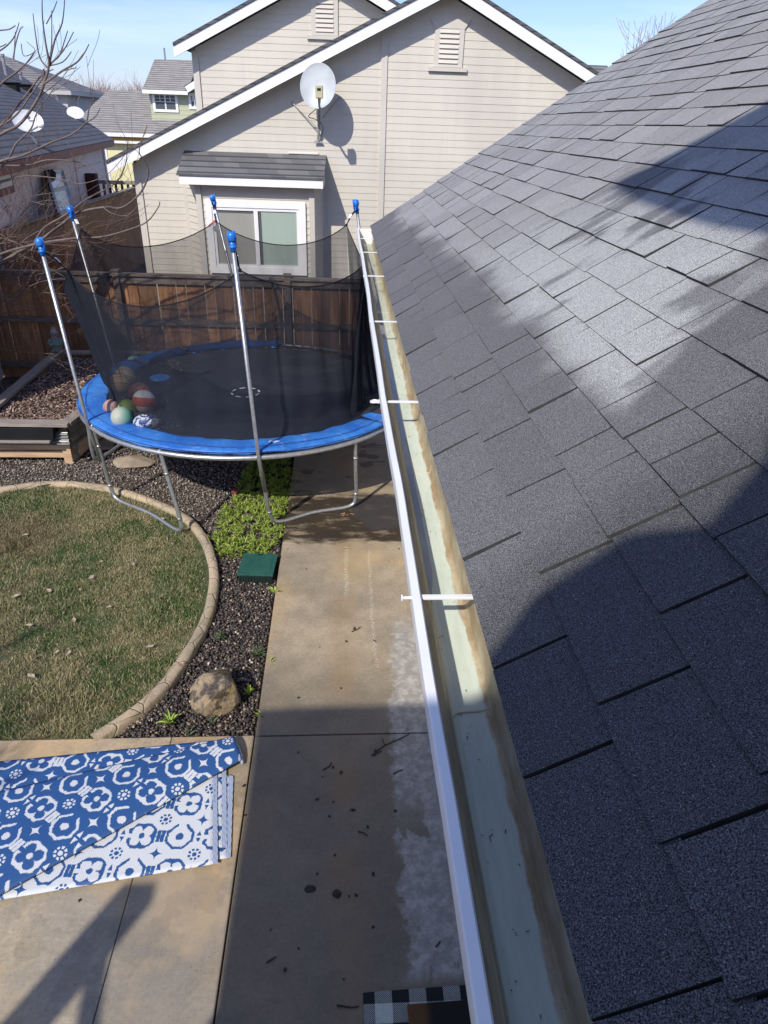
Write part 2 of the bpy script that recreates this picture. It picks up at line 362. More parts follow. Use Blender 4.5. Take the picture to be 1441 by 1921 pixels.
def roofmat(name, c1, c2, step=.14, bw=.3, rough=.9, axis='x'):
    m = Mat(name, rough); row = (m.z/step); rr = row.floor(); fr = row.fract()
    line = fr.sm(.34, .10); u = (m.x+m.y*.35 if axis == 'x' else m.y+m.x*.35)
    n = m.nt.nodes.new('ShaderNodeTexWhiteNoise'); n.noise_dimensions = '2D'
    cb = m.nt.nodes.new('ShaderNodeCombineXYZ'); uu = (u/bw+rr*.37).floor(); m.nt.links.new(uu.k, cb.inputs[0]); m.nt.links.new(rr.k, cb.inputs[1]); m.nt.links.new(cb.outputs[0], n.inputs['Vector'])
    t = S(m.nt, n.outputs['Value']); c = m.mix(t, c1, c2); c = m.mul(c, m.noise(90, 3)*.5+.75); c = m.mix(line*.8, c, (.02, .02, .022))
    m.set('Base Color', c); m.bump(fr, .6, .02); return m.m
M['roof_far'] = roofmat('dark_grey_shingles', (.10, .10, .118), (.13, .13, .148), .085, .32, axis='y')
M['roof_nb'] = roofmat('charcoal_shingles', (.10, .10, .105), (.16, .16, .16), .075, .25)
M['roof_beige'] = roofmat('brown_grey_shingles', (.25, .235, .22), (.31, .29, .275), .10, .3)
M['roof_hip'] = roofmat('grey_hip_shingles', (.16, .155, .16), (.21, .20, .205), .12, .3)
M['wall_left'] = sidingmat('mauve_grey_siding', (.72, .61, .59)); M['redtrim'] = simple('brick_red_trim', (.20, .035, .035), (.15, .028, .028), 3, .5, var=.08)
M['wall_hip'] = sidingmat('pale_grey_siding', (.46, .46, .45)); M['wall_green'] = sidingmat('pale_green_siding', (.45, .47, .32)); M['wall_yellow'] = sidingmat('cream_yellow_wall', (.76, .71, .40)); M['ochre'] = simple('ochre_trim', (.62, .36, .09), None, 3, .5)
def glassmat(name, c, rough=.08):
    m = Mat(name, rough, 0, .6); v = m.vec((.7, .7, .25)); m.set('Base Color', m.mix(m.noise(2, 4, .6, v), c, tuple(x*.75 for x in c))); fold = ((m.x*38).fract()-.5).abs()*.3+.88; m.nt.links.new(m.mul(S(m.nt, m.b.inputs['Base Color'].links[0].from_socket), fold).k, m.b.inputs['Base Color']); m.set('Coat Weight', .5); m.set('Coat Roughness', .03); return m.m
M['glassL'] = glassmat('blind_behind_glass', (.40, .40, .36)); M['glassR'] = glassmat('curtain_behind_glass', (.42, .52, .45)); M['glassD'] = glassmat('dark_glass', (.12, .14, .15))
M['galv'] = simple('galvanised_steel', (.52, .53, .54), (.40, .41, .42), 25, .38, .75, .15, 90, .12)
M['dullsteel'] = simple('dull_grey_steel', (.40, .40, .40), (.28, .28, .28), 20, .5, .4)
def padmat():
    m = Mat('blue_vinyl_pad', .5, 0, .4); c = m.mix(m.noise(4, 6, .65).sm(.35, .7), (.02, .125, .46), (.05, .22, .60))
    c = m.mix(m.noise(9, 7, .75).sm(.58, .68)*.5, c, (.26, .38, .55)); m.set('Base Color', c); m.bump(m.noise(9, 5, .6)+m.noise(45, 4)*.3, .7, .02); return m.m
M['pad'] = padmat()
M['cap'] = simple('bright_blue_plastic', (.02, .19, .68), (.015, .16, .60), 5, .3, var=.04, spec=.5)
M['black'] = simple('black_webbing', (.012, .012, .014), None, 10, .6)
def matmat():
    m = Mat('black_jump_mat', .65); d = m.noise(1.6, 6, .7, m.vec((1, 2.2, 1), loc=(0, 2, 0))).sm(.45, .75)
    c = m.mix(d*.35, (.018, .022, .034), (.10, .10, .10)); c = m.mix(m.noise(12, 6, .75).sm(.58, .72)*.25, c, (.16, .14, .12)); m.set('Base Color', c); m.bump(m.noise(5, 4), .2, .02); return m.m
M['jump'] = matmat()
def netmat():
    m = Mat('black_net_mesh', .9, 0, .1); m.set('Base Color', m.mix(m.noise(6, 3), (.012, .014, .022), (.028, .032, .044)))
    lw = m.nt.nodes.new('ShaderNodeLayerWeight'); lw.inputs[0].default_value = .5; m.set('Alpha', (m.noise(3, 4, .6, m.vec((1, 1, .3))).sm(.3, .7)*.10+.47+S(m.nt, lw.outputs['Facing'])*.42).clamp()); return m.m
M['net'] = netmat()
M['gutter'] = None
def guttermat():
    m = Mat('gutter_inside', .4, 0, .5); n1 = m.noise(6, 6, .7, m.vec((4, .7, 4))); n2 = m.noise(3, 7, .75, m.vec((3, 1, 3), loc=(0, 5, 0)))
    base = m.mix(n1.sm(.3, .7), (.66, .73, .63), (.55, .62, .53))
    front = (m.x+(n1-.5)*.008).sm(.212, .202)
    grime = m.ramp(n1, [(.25, (.15, .115, .07)), (.55, (.34, .28, .17)), (.8, (.48, .42, .28))])
    streaks = m.noise(9, 4, .6, m.vec((14, .25, 14))); grime = m.mul(grime, streaks*.8+.6)
    back = ((m.z+(n2-.5)*.075).sm(2.752, 2.768)).mx((m.x+(n2-.5)*.05).sm(.271, .278)); stain = m.mix(m.noise(12, 6, .7, m.vec((1, .6, 1))).sm(.35, .65), (.34, .24, .13), (.54, .47, .33)); ring = (m.z+(n2-.5)*.075).sm(2.742, 2.752)*.6
    c = m.mix(ring, base, (.52, .47, .33)); c = m.mix(back, c, stain); c = m.mix(front, c, grime)
    far = m.y.sm(2.6, 5.5); c = m.mix(far*.55*(1-front), c, (.33, .29, .17))
    c = m.mix(m.noise(160, 2).sm(.74, .78)*.7, c, (.05, .05, .05))
    m.set('Base Color', c); m.set('Roughness', .45); return m.m
M['gutter'] = guttermat()
M['gutter_out'] = simple('white_gutter_enamel', (.84, .85, .87), (.78, .79, .80), 4, .3, var=.03, spec=.5)
def shinglemat():
    m = Mat('asphalt_shingles', .92, 0, .25)
    g1 = m.noise(540, 1, .5); g2 = m.noise(260, 2, .6)
    isl = m.island()
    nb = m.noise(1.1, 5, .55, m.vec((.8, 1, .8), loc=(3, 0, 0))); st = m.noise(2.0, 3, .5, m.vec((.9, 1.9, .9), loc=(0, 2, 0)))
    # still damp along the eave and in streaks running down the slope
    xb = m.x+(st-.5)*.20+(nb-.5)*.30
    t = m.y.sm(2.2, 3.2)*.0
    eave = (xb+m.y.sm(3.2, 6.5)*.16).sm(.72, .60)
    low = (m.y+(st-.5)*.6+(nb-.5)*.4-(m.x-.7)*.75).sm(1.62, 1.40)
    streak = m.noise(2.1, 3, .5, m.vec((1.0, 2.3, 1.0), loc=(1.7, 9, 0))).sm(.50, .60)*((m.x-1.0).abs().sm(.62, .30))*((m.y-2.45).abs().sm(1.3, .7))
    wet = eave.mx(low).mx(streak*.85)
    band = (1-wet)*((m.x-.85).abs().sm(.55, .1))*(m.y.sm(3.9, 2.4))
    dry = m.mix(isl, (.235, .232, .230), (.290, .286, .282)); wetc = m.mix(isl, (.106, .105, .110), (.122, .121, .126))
    c = m.mix(wet*.92, dry, wetc); c = m.mul(c, 1-(m.y+(nb-.5)*.3-(m.x-.5)*.25).sm(1.25, 1.0)*.42); c = m.mix(band*.8, c, (.37, .375, .365))  # second step paints deeper shade into the colour of the lower roof
    sp = (g1-.5)*5.6+1.0; c = m.mul(c, sp.mx(.25)); c = m.mul(c, g2*.4+.8)
    c = m.mix(m.noise(380, 1).sm(.68, .74)*.55, c, (.5, .5, .52))
    m.set('Base Color', c); m.bump(g1+g2*.6, .35, .003); return m.m
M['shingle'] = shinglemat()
M['underlay'] = simple('dark_underlay', (.012, .012, .013), None, 5, .95)
M['bark'] = simple('grey_brown_bark', (.19, .15, .135), (.12, .09, .08), 8, .85, bump=.4, bscale=60, var=.2)
M['twig'] = simple('thin_brown_twigs', (.20, .125, .09), (.12, .075, .06), 8, .8)
M['paletwig'] = simple('pale_far_twigs', (.40, .34, .32), (.33, .28, .27), 1, .9)
M['drygrass'] = leafmat('dry_ornamental_grass', (.32, .16, .10), (.60, .36, .22), .9)
# ------------------------------------------------------------------ ground, lawn, slabs
g = MB(); g.face([(-300, -60, -.075), (300, -60, -.075), (300, 900, -.075), (-300, 900, -.075)]); struct(g, 'ground', M['soil'])
curb_px = [(-130, 935), (-60, 921), (0, 914), (55, 906), (110, 903), (165, 906), (215, 914), (265, 927), (315, 947), (355, 968), (385, 1000), (402, 1035), (410, 1080), (403, 1135), (384, 1185), (352, 1238), (312, 1290), (262, 1337), (180, 1392)]
outer = smoothpath([G(*p, -.0) for p in curb_px], 4)
lawnP = [(p.x-.02, p.y-.02) for p in outer]+[(-1.7, 3.42), (-7, 3.42), (-7, 7)]
lm = MB(); lm.face([(x, y, -.035) for x, y in lawnP]); struct(lm, 'lawn_bed', M['lawn'])
N = 170000; X, Y = randin([(p[0]-.10 if p[1] < 6.5 else p[0], p[1]-.06) for p in lawnP[:len(outer)]]+[(-1.85, 3.42), (-5.2, 3.42), (-5.2, 7)], N)
pat = np.array([mnoise.noise(Vector((a*1.7, b*1.7, 0))) for a, b in zip(X[::1], Y[::1])])
pt2 = np.array([mnoise.noise(Vector((a*6, b*6, 4))) for a, b in zip(X, Y)]); hh = rng.uniform(.012, .034, N)*(1+pat*.7+pt2*.9)
grass = scatter('grass', [(-.5, 0, 0), (.5, 0, 0), (.38, .3, .6), (-.38, .3, .6), (-.08, .9, 1), (.08, .9, 1)], [(0, 1, 2, 3), (3, 2, 5, 4)], np.c_[X, Y, np.full(N, -.035)],
    np.c_[rng.uniform(.003, .006, N), hh*rng.uniform(.2, 1.1, N), hh], np.c_[rng.uniform(-.5, .5, N), rng.uniform(-.5, .5, N), rng.uniform(0, 6.28, N)], M['blade'])
tag(grass, 'short patchy lawn of green and straw coloured blades', 'grass')
# curb
cb = MB(); n = len(outer); prof = [(0, -.08), (0, .01), (.012, .024), (.040, .032), (.074, .027), (.090, .01), (.093, -.08)]
vs = []
for i, p in enumerate(outer):
    t = (outer[min(i+1, n-1)]-outer[max(i-1, 0)]).normalized(); nr = Vector((t.y, -t.x, 0))
    for a, z in prof:
        q = p+nr*(a-.005); vs.append((q.x+.006*mnoise.noise(q*9), q.y, z-.012+.012*mnoise.noise(q*5)))
k = len(prof); cb.add(vs, [(i*k+j, i*k+j+1, (i+1)*k+j+1, (i+1)*k+j) for i in range(n-1) for j in range(k-1)])
tag(cb.build('lawn_edging', M['curb'], smooth=True), 'curved tan stamped concrete border around the lawn', 'edging')
# slabs
def slab(name, x0, x1, y0, y1, mat, z=0.):
    m = MB(); m.box((x0, y0, z-.1), (x1, y1, z)); o = struct(m, name, mat, bevel=.005); return o
E1 = -.6
for y0, y1 in ((-3, .9), (.9, 3.375), (3.387, 5.872), (5.882, 8.24), (8.25, 10.6)): slab('walkway', E1+.004, .78, y0, y1, M['walk'])
for x0, x1 in ((-5.5, -2.612), (-2.609, -1.1635), (-1.160, E1-.004)): slab('patio', x0, x1, -4, 3.385, M['patio2' if x0 > -1.2 else 'patio'], .003)
# gravel and pebbles
gp = [(-7, 7.0)]+[(p.x+.0, p.y+.02) for p in outer if p.y > 5.9]+[(-.62, 5.9), (-.62, 10.7), (-7, 10.7)]
N = 42000; X, Y = randin(gp, N); s_ = rng.uniform(.006, .016, (N, 1))
gr = scatter('gravel', OCT_V, OCT_F, np.c_[X, Y, rng.uniform(-.075, -.05, N)], s_*rng.uniform(.6, 1.3, (N, 3))*[1, 1, .7], rng.uniform(0, 6.28, (N, 3))*[.15, .15, 1], M['gravel'])
tag(gr, 'grey brown crushed gravel under and around the trampoline', 'gravel')
pp = [(p.x+.01, p.y) for p in outer if p.y < 6.1]+[(-1.62, 3.40), (-.62, 3.40), (-.62, 6.2)]
N = 12000; X, Y = randin(pp, N); s_ = rng.uniform(.007, .019, (N, 1))
pb = scatter('pebbles', OCT_V, OCT_F, np.c_[X, Y, rng.uniform(-.075, -.04, N)], s_*rng.uniform(.6, 1.3, (N, 3))*[1, 1, .75], rng.uniform(0, 6.28, (N, 3))*[.2, .2, 1], M['pebbles'], smooth=False)
tag(pb, 'dark damp pebble bed between lawn edging and walkway', 'pebbles')
# ------------------------------------------------------------------ own house: roof, gutter, walls
SL, EX, EZ = .655, .268, 2.872
YF = 6.86
house = thing('house', (2.5, 2, 0), 'near house with grey shingle roof and white gutter filling the right side', 'house')
def onroof(x, y, up=0.): return Vector((x-.548*up, y, EZ+SL*(x-EX)+.836*up))
rm = MB(); XR = 5.4
rm.prism([onroof(EX+.012, -.9, -.004), onroof(XR, -.9, -.004), onroof(XR, YF-.01, -.004), onroof(EX+.012, YF-.01, -.004)], (.02, 0, -.03))
rm.cur = 1
cth = math.hypot(1, SL); course = .1435/cth; ncs = int((XR-EX)/course)
for i in range(-1, ncs):
    x0 = EX+i*course if i >= 0 else EX; y = -.9+random.random()*.2; cw = random.choice([0, 1])
    x1 = EX+(i+1)*course+.02 if i >= 0 else EX+course
    if i < 0: continue
    while y < YF:
        wd = random.choice([.14, .17, .20, .23, .27, .31, .34]); y1 = min(y+wd, YF+random.uniform(-.004, .004))
        if y1-y > .02:
            t = random.choice([.005, .0065, .009, .011]); gap = random.choice([.0045, .006, .007, .008])
            dx = random.uniform(-.0025, .0025); lift = random.uniform(0, .0015); lo = .0015
            wv_ = random.uniform(-.003, .003); a = []
            for (xx, up) in ((x0+dx, t+lift), (x1, lo)):
                a += [onroof(xx, y+gap, up), onroof(xx, y1, up)]
            b = [onroof(x0+dx, y+gap, -.003), onroof(x0+dx, y1, -.003), onroof(x1, y+gap, -.003), onroof(x1, y1, -.003)]
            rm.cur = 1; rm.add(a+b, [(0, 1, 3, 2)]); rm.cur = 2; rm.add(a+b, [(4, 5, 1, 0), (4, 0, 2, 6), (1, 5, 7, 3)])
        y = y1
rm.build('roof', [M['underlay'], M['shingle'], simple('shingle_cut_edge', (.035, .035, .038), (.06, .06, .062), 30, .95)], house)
# gutter: K profile swept along the eave
gx = [(.1425, 2.838), (.1425, 2.858), (.1450, 2.862), (.1590, 2.862), (.1620, 2.858), (.1620, 2.846)]
gi = [(.1622, 2.846), (.170, 2.838), (.182, 2.822), (.190, 2.800), (.194, 2.775), (.202, 2.748), (.210, 2.734), (.220, 2.731), (.262, 2.731), (.282, 2.733), (.286, 2.742), (.287, 2.84)]
go = [(.1430, 2.838), (.1445, 2.812), (.150, 2.79), (.165, 2.765), (.170, 2.74), (.178, 2.722), (.292, 2.722), (.292, 2.85)]
def sweep(mb, prof, y0, y1, n=1):
    ys = [y0+(y1-y0)*i/n for i in range(n+1)]; k = len(prof); vs = []
    for y in ys:
        d = .0030*math.sin(y*1.7)+.0015*math.sin(y*5)+.0016*mnoise.noise(Vector((0, y*4, 1)))
        vs += [(a+(d if a < .2 else 0), y, z) for a, z in prof]
    mb.add(vs, [(i*k+j, i*k+j+1, (i+1)*k+j+1, (i+1)*k+j) for i in range(n) for j in range(k-1)])
gt = MB(); sweep(gt, gx, -.9, YF-.05, 60); sweep(gt, go[::-1], -.9, YF-.05, 60); gt.cur = 1; sweep(gt, gi, -.9, YF-.05, 60)
gt.cur = 0; gt.prism([(a, YF-.052, z) for a, z in [(.1405, 2.858), (.1415, 2.812), (.165, 2.765), (.178, 2.722), (.292, 2.722), (.292, 2.86)]], (0, .004, 0))
gut = gt.build('gutter', [M['gutter_out'], M['gutter']], house, smooth=False)
water = Mat('standing_water', .03, 0, .5); water.set('Base Color', (.34, .37, .40)); water.set('Alpha', .75); water.bump(water.noise(6, 3), .05, .01)
wb = MB(); wb.face([(.2085, 1.25, 2.7355), (.226, 1.4, 2.7355), (.231, 2.4, 2.7355), (.236, 3.8, 2.7355), (.245, 5.4, 2.7355), (.2085, 5.9, 2.7355)]); wb.build('standing_water', water.m, gut)
for y in [1.14, 2.29, 3.42, 4.59, 5.53, 6.25]:
    s_ = MB(); s_.box((.166, y-.0065, 2.8465), (.30, y+.0065, 2.852))
    xn = .126 if y < 1.5 else .1415; s_.tube([(xn, y, 2.848), (.166, y, 2.848)], .0035, 8); s_.tube([(xn-.0025, y, 2.848), (xn+.0005, y, 2.848)], .0075, 10)
    s_.build('gutter_strap', M['gutter_out'], gut, bevel=.001)
for y in [.88+.05, 1.95, 3.0, 4.1, 5.0]:
    s_ = MB(); P = [(.2105, y-.012, 2.7335), (.222, y, 2.7325), (.262, y+.004, 2.7325), (.284, y+.01, 2.735), (.2862, y+.012, 2.76)]; s_.tube(smoothpath(P, 4), .0018, 5); s_.build('sealant_seam', simple('cream_sealant', (.62, .58, .44), None, 5, .6), gut)
N = 420; Y = np.concatenate([rng.uniform(2.2, 6.6, 330), rng.uniform(.3, 3, 90)]); gd = scatter('gutter_debris', FL_V, FL_F, np.c_[rng.uniform(.212, .28, N), Y, np.full(N, 2.7345)], np.c_[rng.uniform(.002, .009, N), rng.uniform(.0015, .004, N), rng.uniform(.002, .01, N)], np.c_[rng.uniform(-.4, .4, (N, 2)), rng.uniform(0, 6.28, N)], M['litter']); gd.parent = gut; gd.matrix_parent_inverse = PINV[gut.name]
hw = MB()
for z in np.arange(-.05, 2.7, .16): hw.box((.74+.0, -.9, z), (.76, YF-.25, z+.156))
hw.box((.76, -.9, -.05), (.9, YF-.25, 2.72)); hw.build('wall', M['siding'], house)
fs = MB(); fs.box((.292, -.9, 2.70), (.315, YF-.02, 2.868)); fs.box((.315, -.9, 2.70), (.74, YF-.02, 2.715)); fs.build('fascia', M['white'], house)
ge = MB(); ge.prism([(.76, YF-.25, -.05), (10, YF-.25, -.05), (10, YF-.25, EZ+SL*(XR-EX)-.35), (XR, YF-.25, EZ+SL*(XR-EX)-.12), (.76, YF-.25, EZ+SL*(.76-EX)-.12)], (0, .02, 0)); ge.build('gable_wall', M['siding'], house)
rb = MB(); rb.prism([onroof(EX+.02, YF-.04, -.035), onroof(XR, YF-.04, -.035), onroof(XR, YF-.04, -.2), onroof(EX+.16, YF-.04, -.2)], (0, .025, 0)); rb.build('rake_board', M['white'], house)
bk = MB(); bk.prism([onroof(XR, -.9, -.01), (XR+5, -.9, 2.9), (XR+5, -.9, 2.7), onroof(XR, -.9, -.2)], (0, YF+.9, 0)); bk.build('roof_back_slope', M['underlay'], house)
# unseen rear wall, outline shaped to cast the shade over walk, patio and lower roof
Y2 = -1.25
shade_wall = MB()
out = [(-2.30, -.1), (-2.30, 2.96), (-3.22, 4.58), (-3.42, 4.90), (-1.02, 4.96), (-.95, 5.22), (-.80, 5.37), (-.66, 5.36), (-.58, 5.55), (-.57, 6.55), (-1.0, 7.2), (-1.24, 7.66), (-1.43, 8.08), (-1.2, 8.13), (-.78, 8.24), (2.5, 8.9), (9, 8.9), (9, -.1)]
shade_wall.prism([(x, Y2, z) for x, z in out], (0, -.25, 0)); shade_wall.build('rear_shade_wall', M['siding'], house)
po = MB(); po.box((-3.28, Y2-.12, -.1), (-3.10, Y2+.0, 3.62)); po.build('shadow_post', M['white'], house, bevel=.004)  # added free-standing post, height set by where its shadow ends
pf = MB(); pf.prism([(-3.10, Y2-.05, 3.34), (-3.10, Y2-.05, 3.20), (-2.86, Y2-.05, 2.86), (-2.36, Y2-.05, 2.1), (-2.28, Y2-.05, 2.2)], (0, -.05, 0)); pf.build('shadow_brace', M['white'], house)  # added slanted bar, casts the second leg of the forked shadow
# ------------------------------------------------------------------ neighbour house
YAW = rad(-2.5); FO = Vector((0, 13.2, 0)); FU = Vector((math.cos(YAW), math.sin(YAW), 0)); FN = Vector((FU.y, -FU.x, 0))
def FT(u, z, out=0.): return FO+FU*u+Vector((0, 0, z))+FN*out
def FP(px, py, out=0.):                                                 # pixel -> (u, z) on the facade plane
    r = ray(px, py); p0 = FO+FN*out; t = (p0-O0).dot(FN)/r.dot(FN); q = O0+r*t-p0; return q.dot(FU), q.z
def lap(mb, T, zl, zh, step, L, R, off=0., lip=.0055):
    z = zl
    while z < zh-1e-4:
        z1 = min(z+step, zh); a0, a1, b0, b1 = L(z), L(z1), R(z), R(z1)
        if b0-a0 > .01:
            jx = a0+(b0-a0)*random.random()
            if random.random() < .35 and b0-a0 > 2: mb.face([T(jx, z+.004, off+lip+.0015), T(jx+.007, z+.004, off+lip+.0015), T(jx+.007, z1-.004, off+.003), T(jx, z1-.004, off+.003)])
            if b1 < a1: a1 = b1 = (a1+b1)/2
            mb.face([T(a0, z, off+lip), T(b0, z, off+lip), T(b1, z1, off), T(a1, z1, off)])
            mb.face([T(a0, z, off), T(b0, z, off), T(b0, z, off+lip), T(a0, z, off+lip)])
        z = z1
nb = thing('neighbour_house', FT(0, 0), 'beige lap sided house with two gables and a shingled bay window behind the fence', 'house')
OV = .31
tipL = FP(203, 327, OV); aL = FP(825, 0, OV); aR = FP(880, 9, OV); tR = FP(1108, 158, OV)
sL = (aL[1]-tipL[1])/(aL[0]-tipL[0]); sR = (tR[1]-aR[1])/(tR[0]-aR[0])
apu = (tR[1]-sR*tR[0]-tipL[1]+sL*tipL[0])/(sL-sR); apz = tipL[1]+sL*(apu-tipL[0])
print('gable', tipL, aL, aR, tR, sL, sR, apu, apz)
uL = FP(254, 335)[0]; uR = apu+(apu-uL); SLs = (abs(sL)+abs(sR))/2
def zrake(u): return tipL[1]+sL*(u-tipL[0]) if u < apu else apz+sR*(u-apu)
tipR = (tR[0]+1.6, tR[1]+sR*1.6)
def Lr(z): return max(uL, tipL[0]+(z-tipL[1]-.02)/sL) if z > tipL[1] else uL
def Rr(z): return min(tipR[0]-.4, apu+(z-apz-.02)/sR)
sd = MB(); lap(sd, FT, -.05, apz-.01, .108, Lr, Rr)
sd.add([FT(uL, -.05, -.01), FT(uL, -.05, -9), FT(uL, tipL[1]+.2, -9), FT(uL, tipL[1]+.2, -.01)], [(0, 1, 2, 3)])
sd.add([FT(tipR[0]-.4, -.05, -.01), FT(tipR[0]-.4, -.05, -9), FT(tipR[0]-.4, tipR[1]+.2, -9), FT(tipR[0]-.4, tipR[1]+.2, -.01)], [(0, 1, 2, 3)])
sd.build('siding_wall', M['siding'], nb)
def vboard(u0, u1, z0, z1, out=.018, name='corner_board', mat='trim', par=None, th=.03):
    m = MB(); m.prism([FT(u0, z0, out), FT(u1, z0, out), FT(u1, z1, out), FT(u0, z1, out)], -FN*th); return m.build(name, M[mat], par or nb)
vboard(uL-.01, uL+.10, -.05, zrake(uL+.05)-.02, .03)
u7 = FP(718, 240)[0]; vboard(u7-.05, u7+.05, -.05, zrake(u7)-.03, .026)
u3 = FP(715, 520)[0]
def rake(T, tip, ap, tp, w_=.162, th=.03, out=OV, depth=7., mat='roof_nb', parent=None):
    for a, b in ((tip, ap), (ap, tp)):
        m = MB(); m.prism([T(a[0], a[1], out), T(b[0], b[1], out), T(b[0], b[1]+w_, out), T(a[0], a[1]+w_, out)], -FN*th); m.build('rake_board', M['white'], parent)
        m = MB(); m.prism([T(a[0], a[1]+w_+.003, out+.02), T(b[0], b[1]+w_+.003, out+.02), T(b[0], b[1]+w_+.05, out+.02), T(a[0], a[1]+w_+.05, out+.02)], -FN*depth); m.build('roof', M[mat], parent)
        m = MB(); m.prism([T(a[0], a[1]+.06, out-th), T(b[0], b[1]+.06, out-th), T(b[0], b[1]+.08, out-th), T(a[0], a[1]+.08, out-th)], -FN*(out-th)); m.build('soffit', M['white'], parent)
rake(FT, tipL, (apu, apz), tipR, parent=nb)
# second gable, set back
B2 = -1.5
def FT2(u, z, out=0.): return FT(u, z, out+B2)
t2 = FP(327, 107, B2+OV); q2 = FP(520, 0, B2+OV); r2 = FP(736, 27, B2+OV); s2 = (q2[1]-t2[1])/(q2[0]-t2[0])
ap2u = (r2[1]+s2*r2[0]-t2[1]+s2*t2[0])/(2*s2); ap2z = t2[1]+s2*(ap2u-t2[0]); tp2 = (2*ap2u-t2[0], t2[1]); u2 = FP(361, 100, B2)[0]
print('gable2', t2, s2, ap2u, ap2z)
sd = MB(); lap(sd, FT2, 2.2, ap2z, .108, lambda z: max(u2, t2[0]+(z-t2[1]-.02)/s2), lambda z: min(2*ap2u-u2, ap2u+(ap2z-z)/s2))
sd.add([FT2(u2, 1, -.01), FT2(u2, 1, -7), FT2(u2, t2[1]+.3, -7), FT2(u2, t2[1]+.3, -.01)], [(0, 1, 2, 3)]); sd.build('upper_wall', M['siding'], nb)
m = MB(); m.prism([FT2(u2-.01, 2.2, .03), FT2(u2+.10, 2.2, .03), FT2(u2+.10, t2[1]+s2*(u2-t2[0]), .03), FT2(u2-.01, t2[1]+s2*(u2-t2[0]), .03)], -FN*.04); m.build('corner_board', M['trim'], nb)
rake(FT2, t2, (ap2u, ap2z), tp2, parent=nb)
# vents
def vent(c, off, wpx):
    u, z = FP(c[0], c[1], off); w_, h_ = .155, .235; m = MB(); T = lambda a, b, o=0.: FT(u+a, z+b, off+o)
    def bd(a0, b0, a1, b1, o=.03): m.prism([T(a0, b0, o), T(a1, b0, o), T(a1, b1, o), T(a0, b1, o)], -FN*.028)
    bd(-w_-.08, -h_-.04, -w_, h_); bd(w_, -h_-.04, w_+.08, h_); bd(-w_-.16, -h_-.10, w_+.16, -h_-.045, .05); bd(-w_, -h_-.04, w_, -h_)
    m.prism([T(-w_-.08, h_+.002, .032), T(w_+.08, h_+.002, .032), T(w_+.17, h_+.13, .032), T(-w_-.17, h_+.13, .032)], -FN*.03)
    v = m.build('gable_vent', M['trim'], nb)
    s = MB(); n = 7
    for i in range(n):
        b = -h_+.012+i*(2*h_)/n; s.add([T(-w_, b, .045), T(w_, b, .045), T(w_, b+.066, .018), T(-w_, b+.066, .018), T(-w_, b-.006, .035), T(w_, b-.006, .035)], [(0, 1, 2, 3), (4, 5, 1, 0)])
    s.build('louvre', M['trim'], v)
    d = MB(); d.face([T(-w_, -h_, .004+.012), T(w_, -h_, .016), T(w_, h_, .016), T(-w_, h_, .016)]); d.build('vent_opening', M['underlay'], v)
vent((842, 88), 0, 1); vent((609, 31), B2, 1)
# bay window
BO = .45
bL = FP(378, 420, BO)[0]; bR = FP(586, 420, BO)[0]; wL = FP(354, 400)[0]; wR = FP(608, 400)[0]; bt = FP(470, 343, BO)[1]+.25
bay = MB(); bT = bt-.17
def lapseg(mb, A, B, zl, zh, step, lip=.012):
    A = Vector(A); B = Vector(B); nr = Vector(((B-A).y, -(B-A).x, 0)).normalized(); z = zl
    while z < zh-1e-3:
        z1 = min(z+step, zh); up = lambda P, zz, o: Vector((P.x, P.y, zz))+nr*o
        mb.face([up(A, z, lip), up(B, z, lip), up(B, z1, 0), up(A, z1, 0)]); mb.face([up(A, z, 0), up(B, z, 0), up(B, z, lip), up(A, z, lip)]); z = z1
pts = [FT(wL, 0), FT(bL, 0, BO), FT(bR, 0, BO), FT(wR, 0)]
for i in range(3): lapseg(bay, pts[i], pts[i+1], -.05, bT, .108)
bayo = bay.build('bay_wall', M['siding'], nb)
for i, p in enumerate(pts):
    m = MB(); nrm = FN
    q = Vector(p)+FN*.015
    m.box((q.x-.045, q.y-.03, -.05), (q.x+.045, q.y+.03, bT)); m.build('corner_board', M['trim'], nb)
# bay roof
ro = .68
e0 = FP(331, 328, ro); e1 = FP(608, 339, ro); h0 = FP(343, 284, .0); h1 = FP(609, 296, .0); ez = (e0[1]+e1[1])/2; hz = (h0[1]+h1[1])/2
print('bay', e0, e1, h0, h1, bL, bR, bt)
m = MB(); m.prism([FT(e0[0], ez, ro), FT(e1[0], ez, ro), FT(e1[0]+.0, hz, .0), FT(e0[0], hz, .0)], (0, 0, .03)); m.build('bay_roof', M['roof_nb'], nb)
m = MB(); m.prism([FT(e0[0]+.03, ez-.004, ro-.02), FT(e1[0]-.02, ez-.004, ro-.02), FT(e1[0]-.02, ez-.13, ro-.02), FT(e0[0]+.03, ez-.13, ro-.02)], -FN*.025); m.build('bay_fascia', M['white'], nb)
m = MB()
for uu in (e0[0]+.03, e1[0]-.045): m.prism([FT(uu, ez-.006, ro-.05), FT(uu, ez-.12, ro-.05), FT(uu, ez-.12, .0), FT(uu, hz-.01, .0)], FU*.02)
m.face([FT(e0[0]+.03, ez-.1, ro-.05), FT(e1[0]-.02, ez-.1, ro-.05), FT(e1[0]-.02, ez-.1, 0), FT(e0[0]+.03, ez-.1, 0)]); m.build('bay_soffit', M['trim'], nb)
m = MB(); m.prism([FT(h1[0]-.62, hz+.034, .035), FT(h1[0]-.1, hz+.034, .035), FT(h1[0]-.1, hz+.06, .01), FT(h1[0]-.62, hz+.06, .01)], (0, 0, .01)); m.build('flashing', M['trim'], nb)
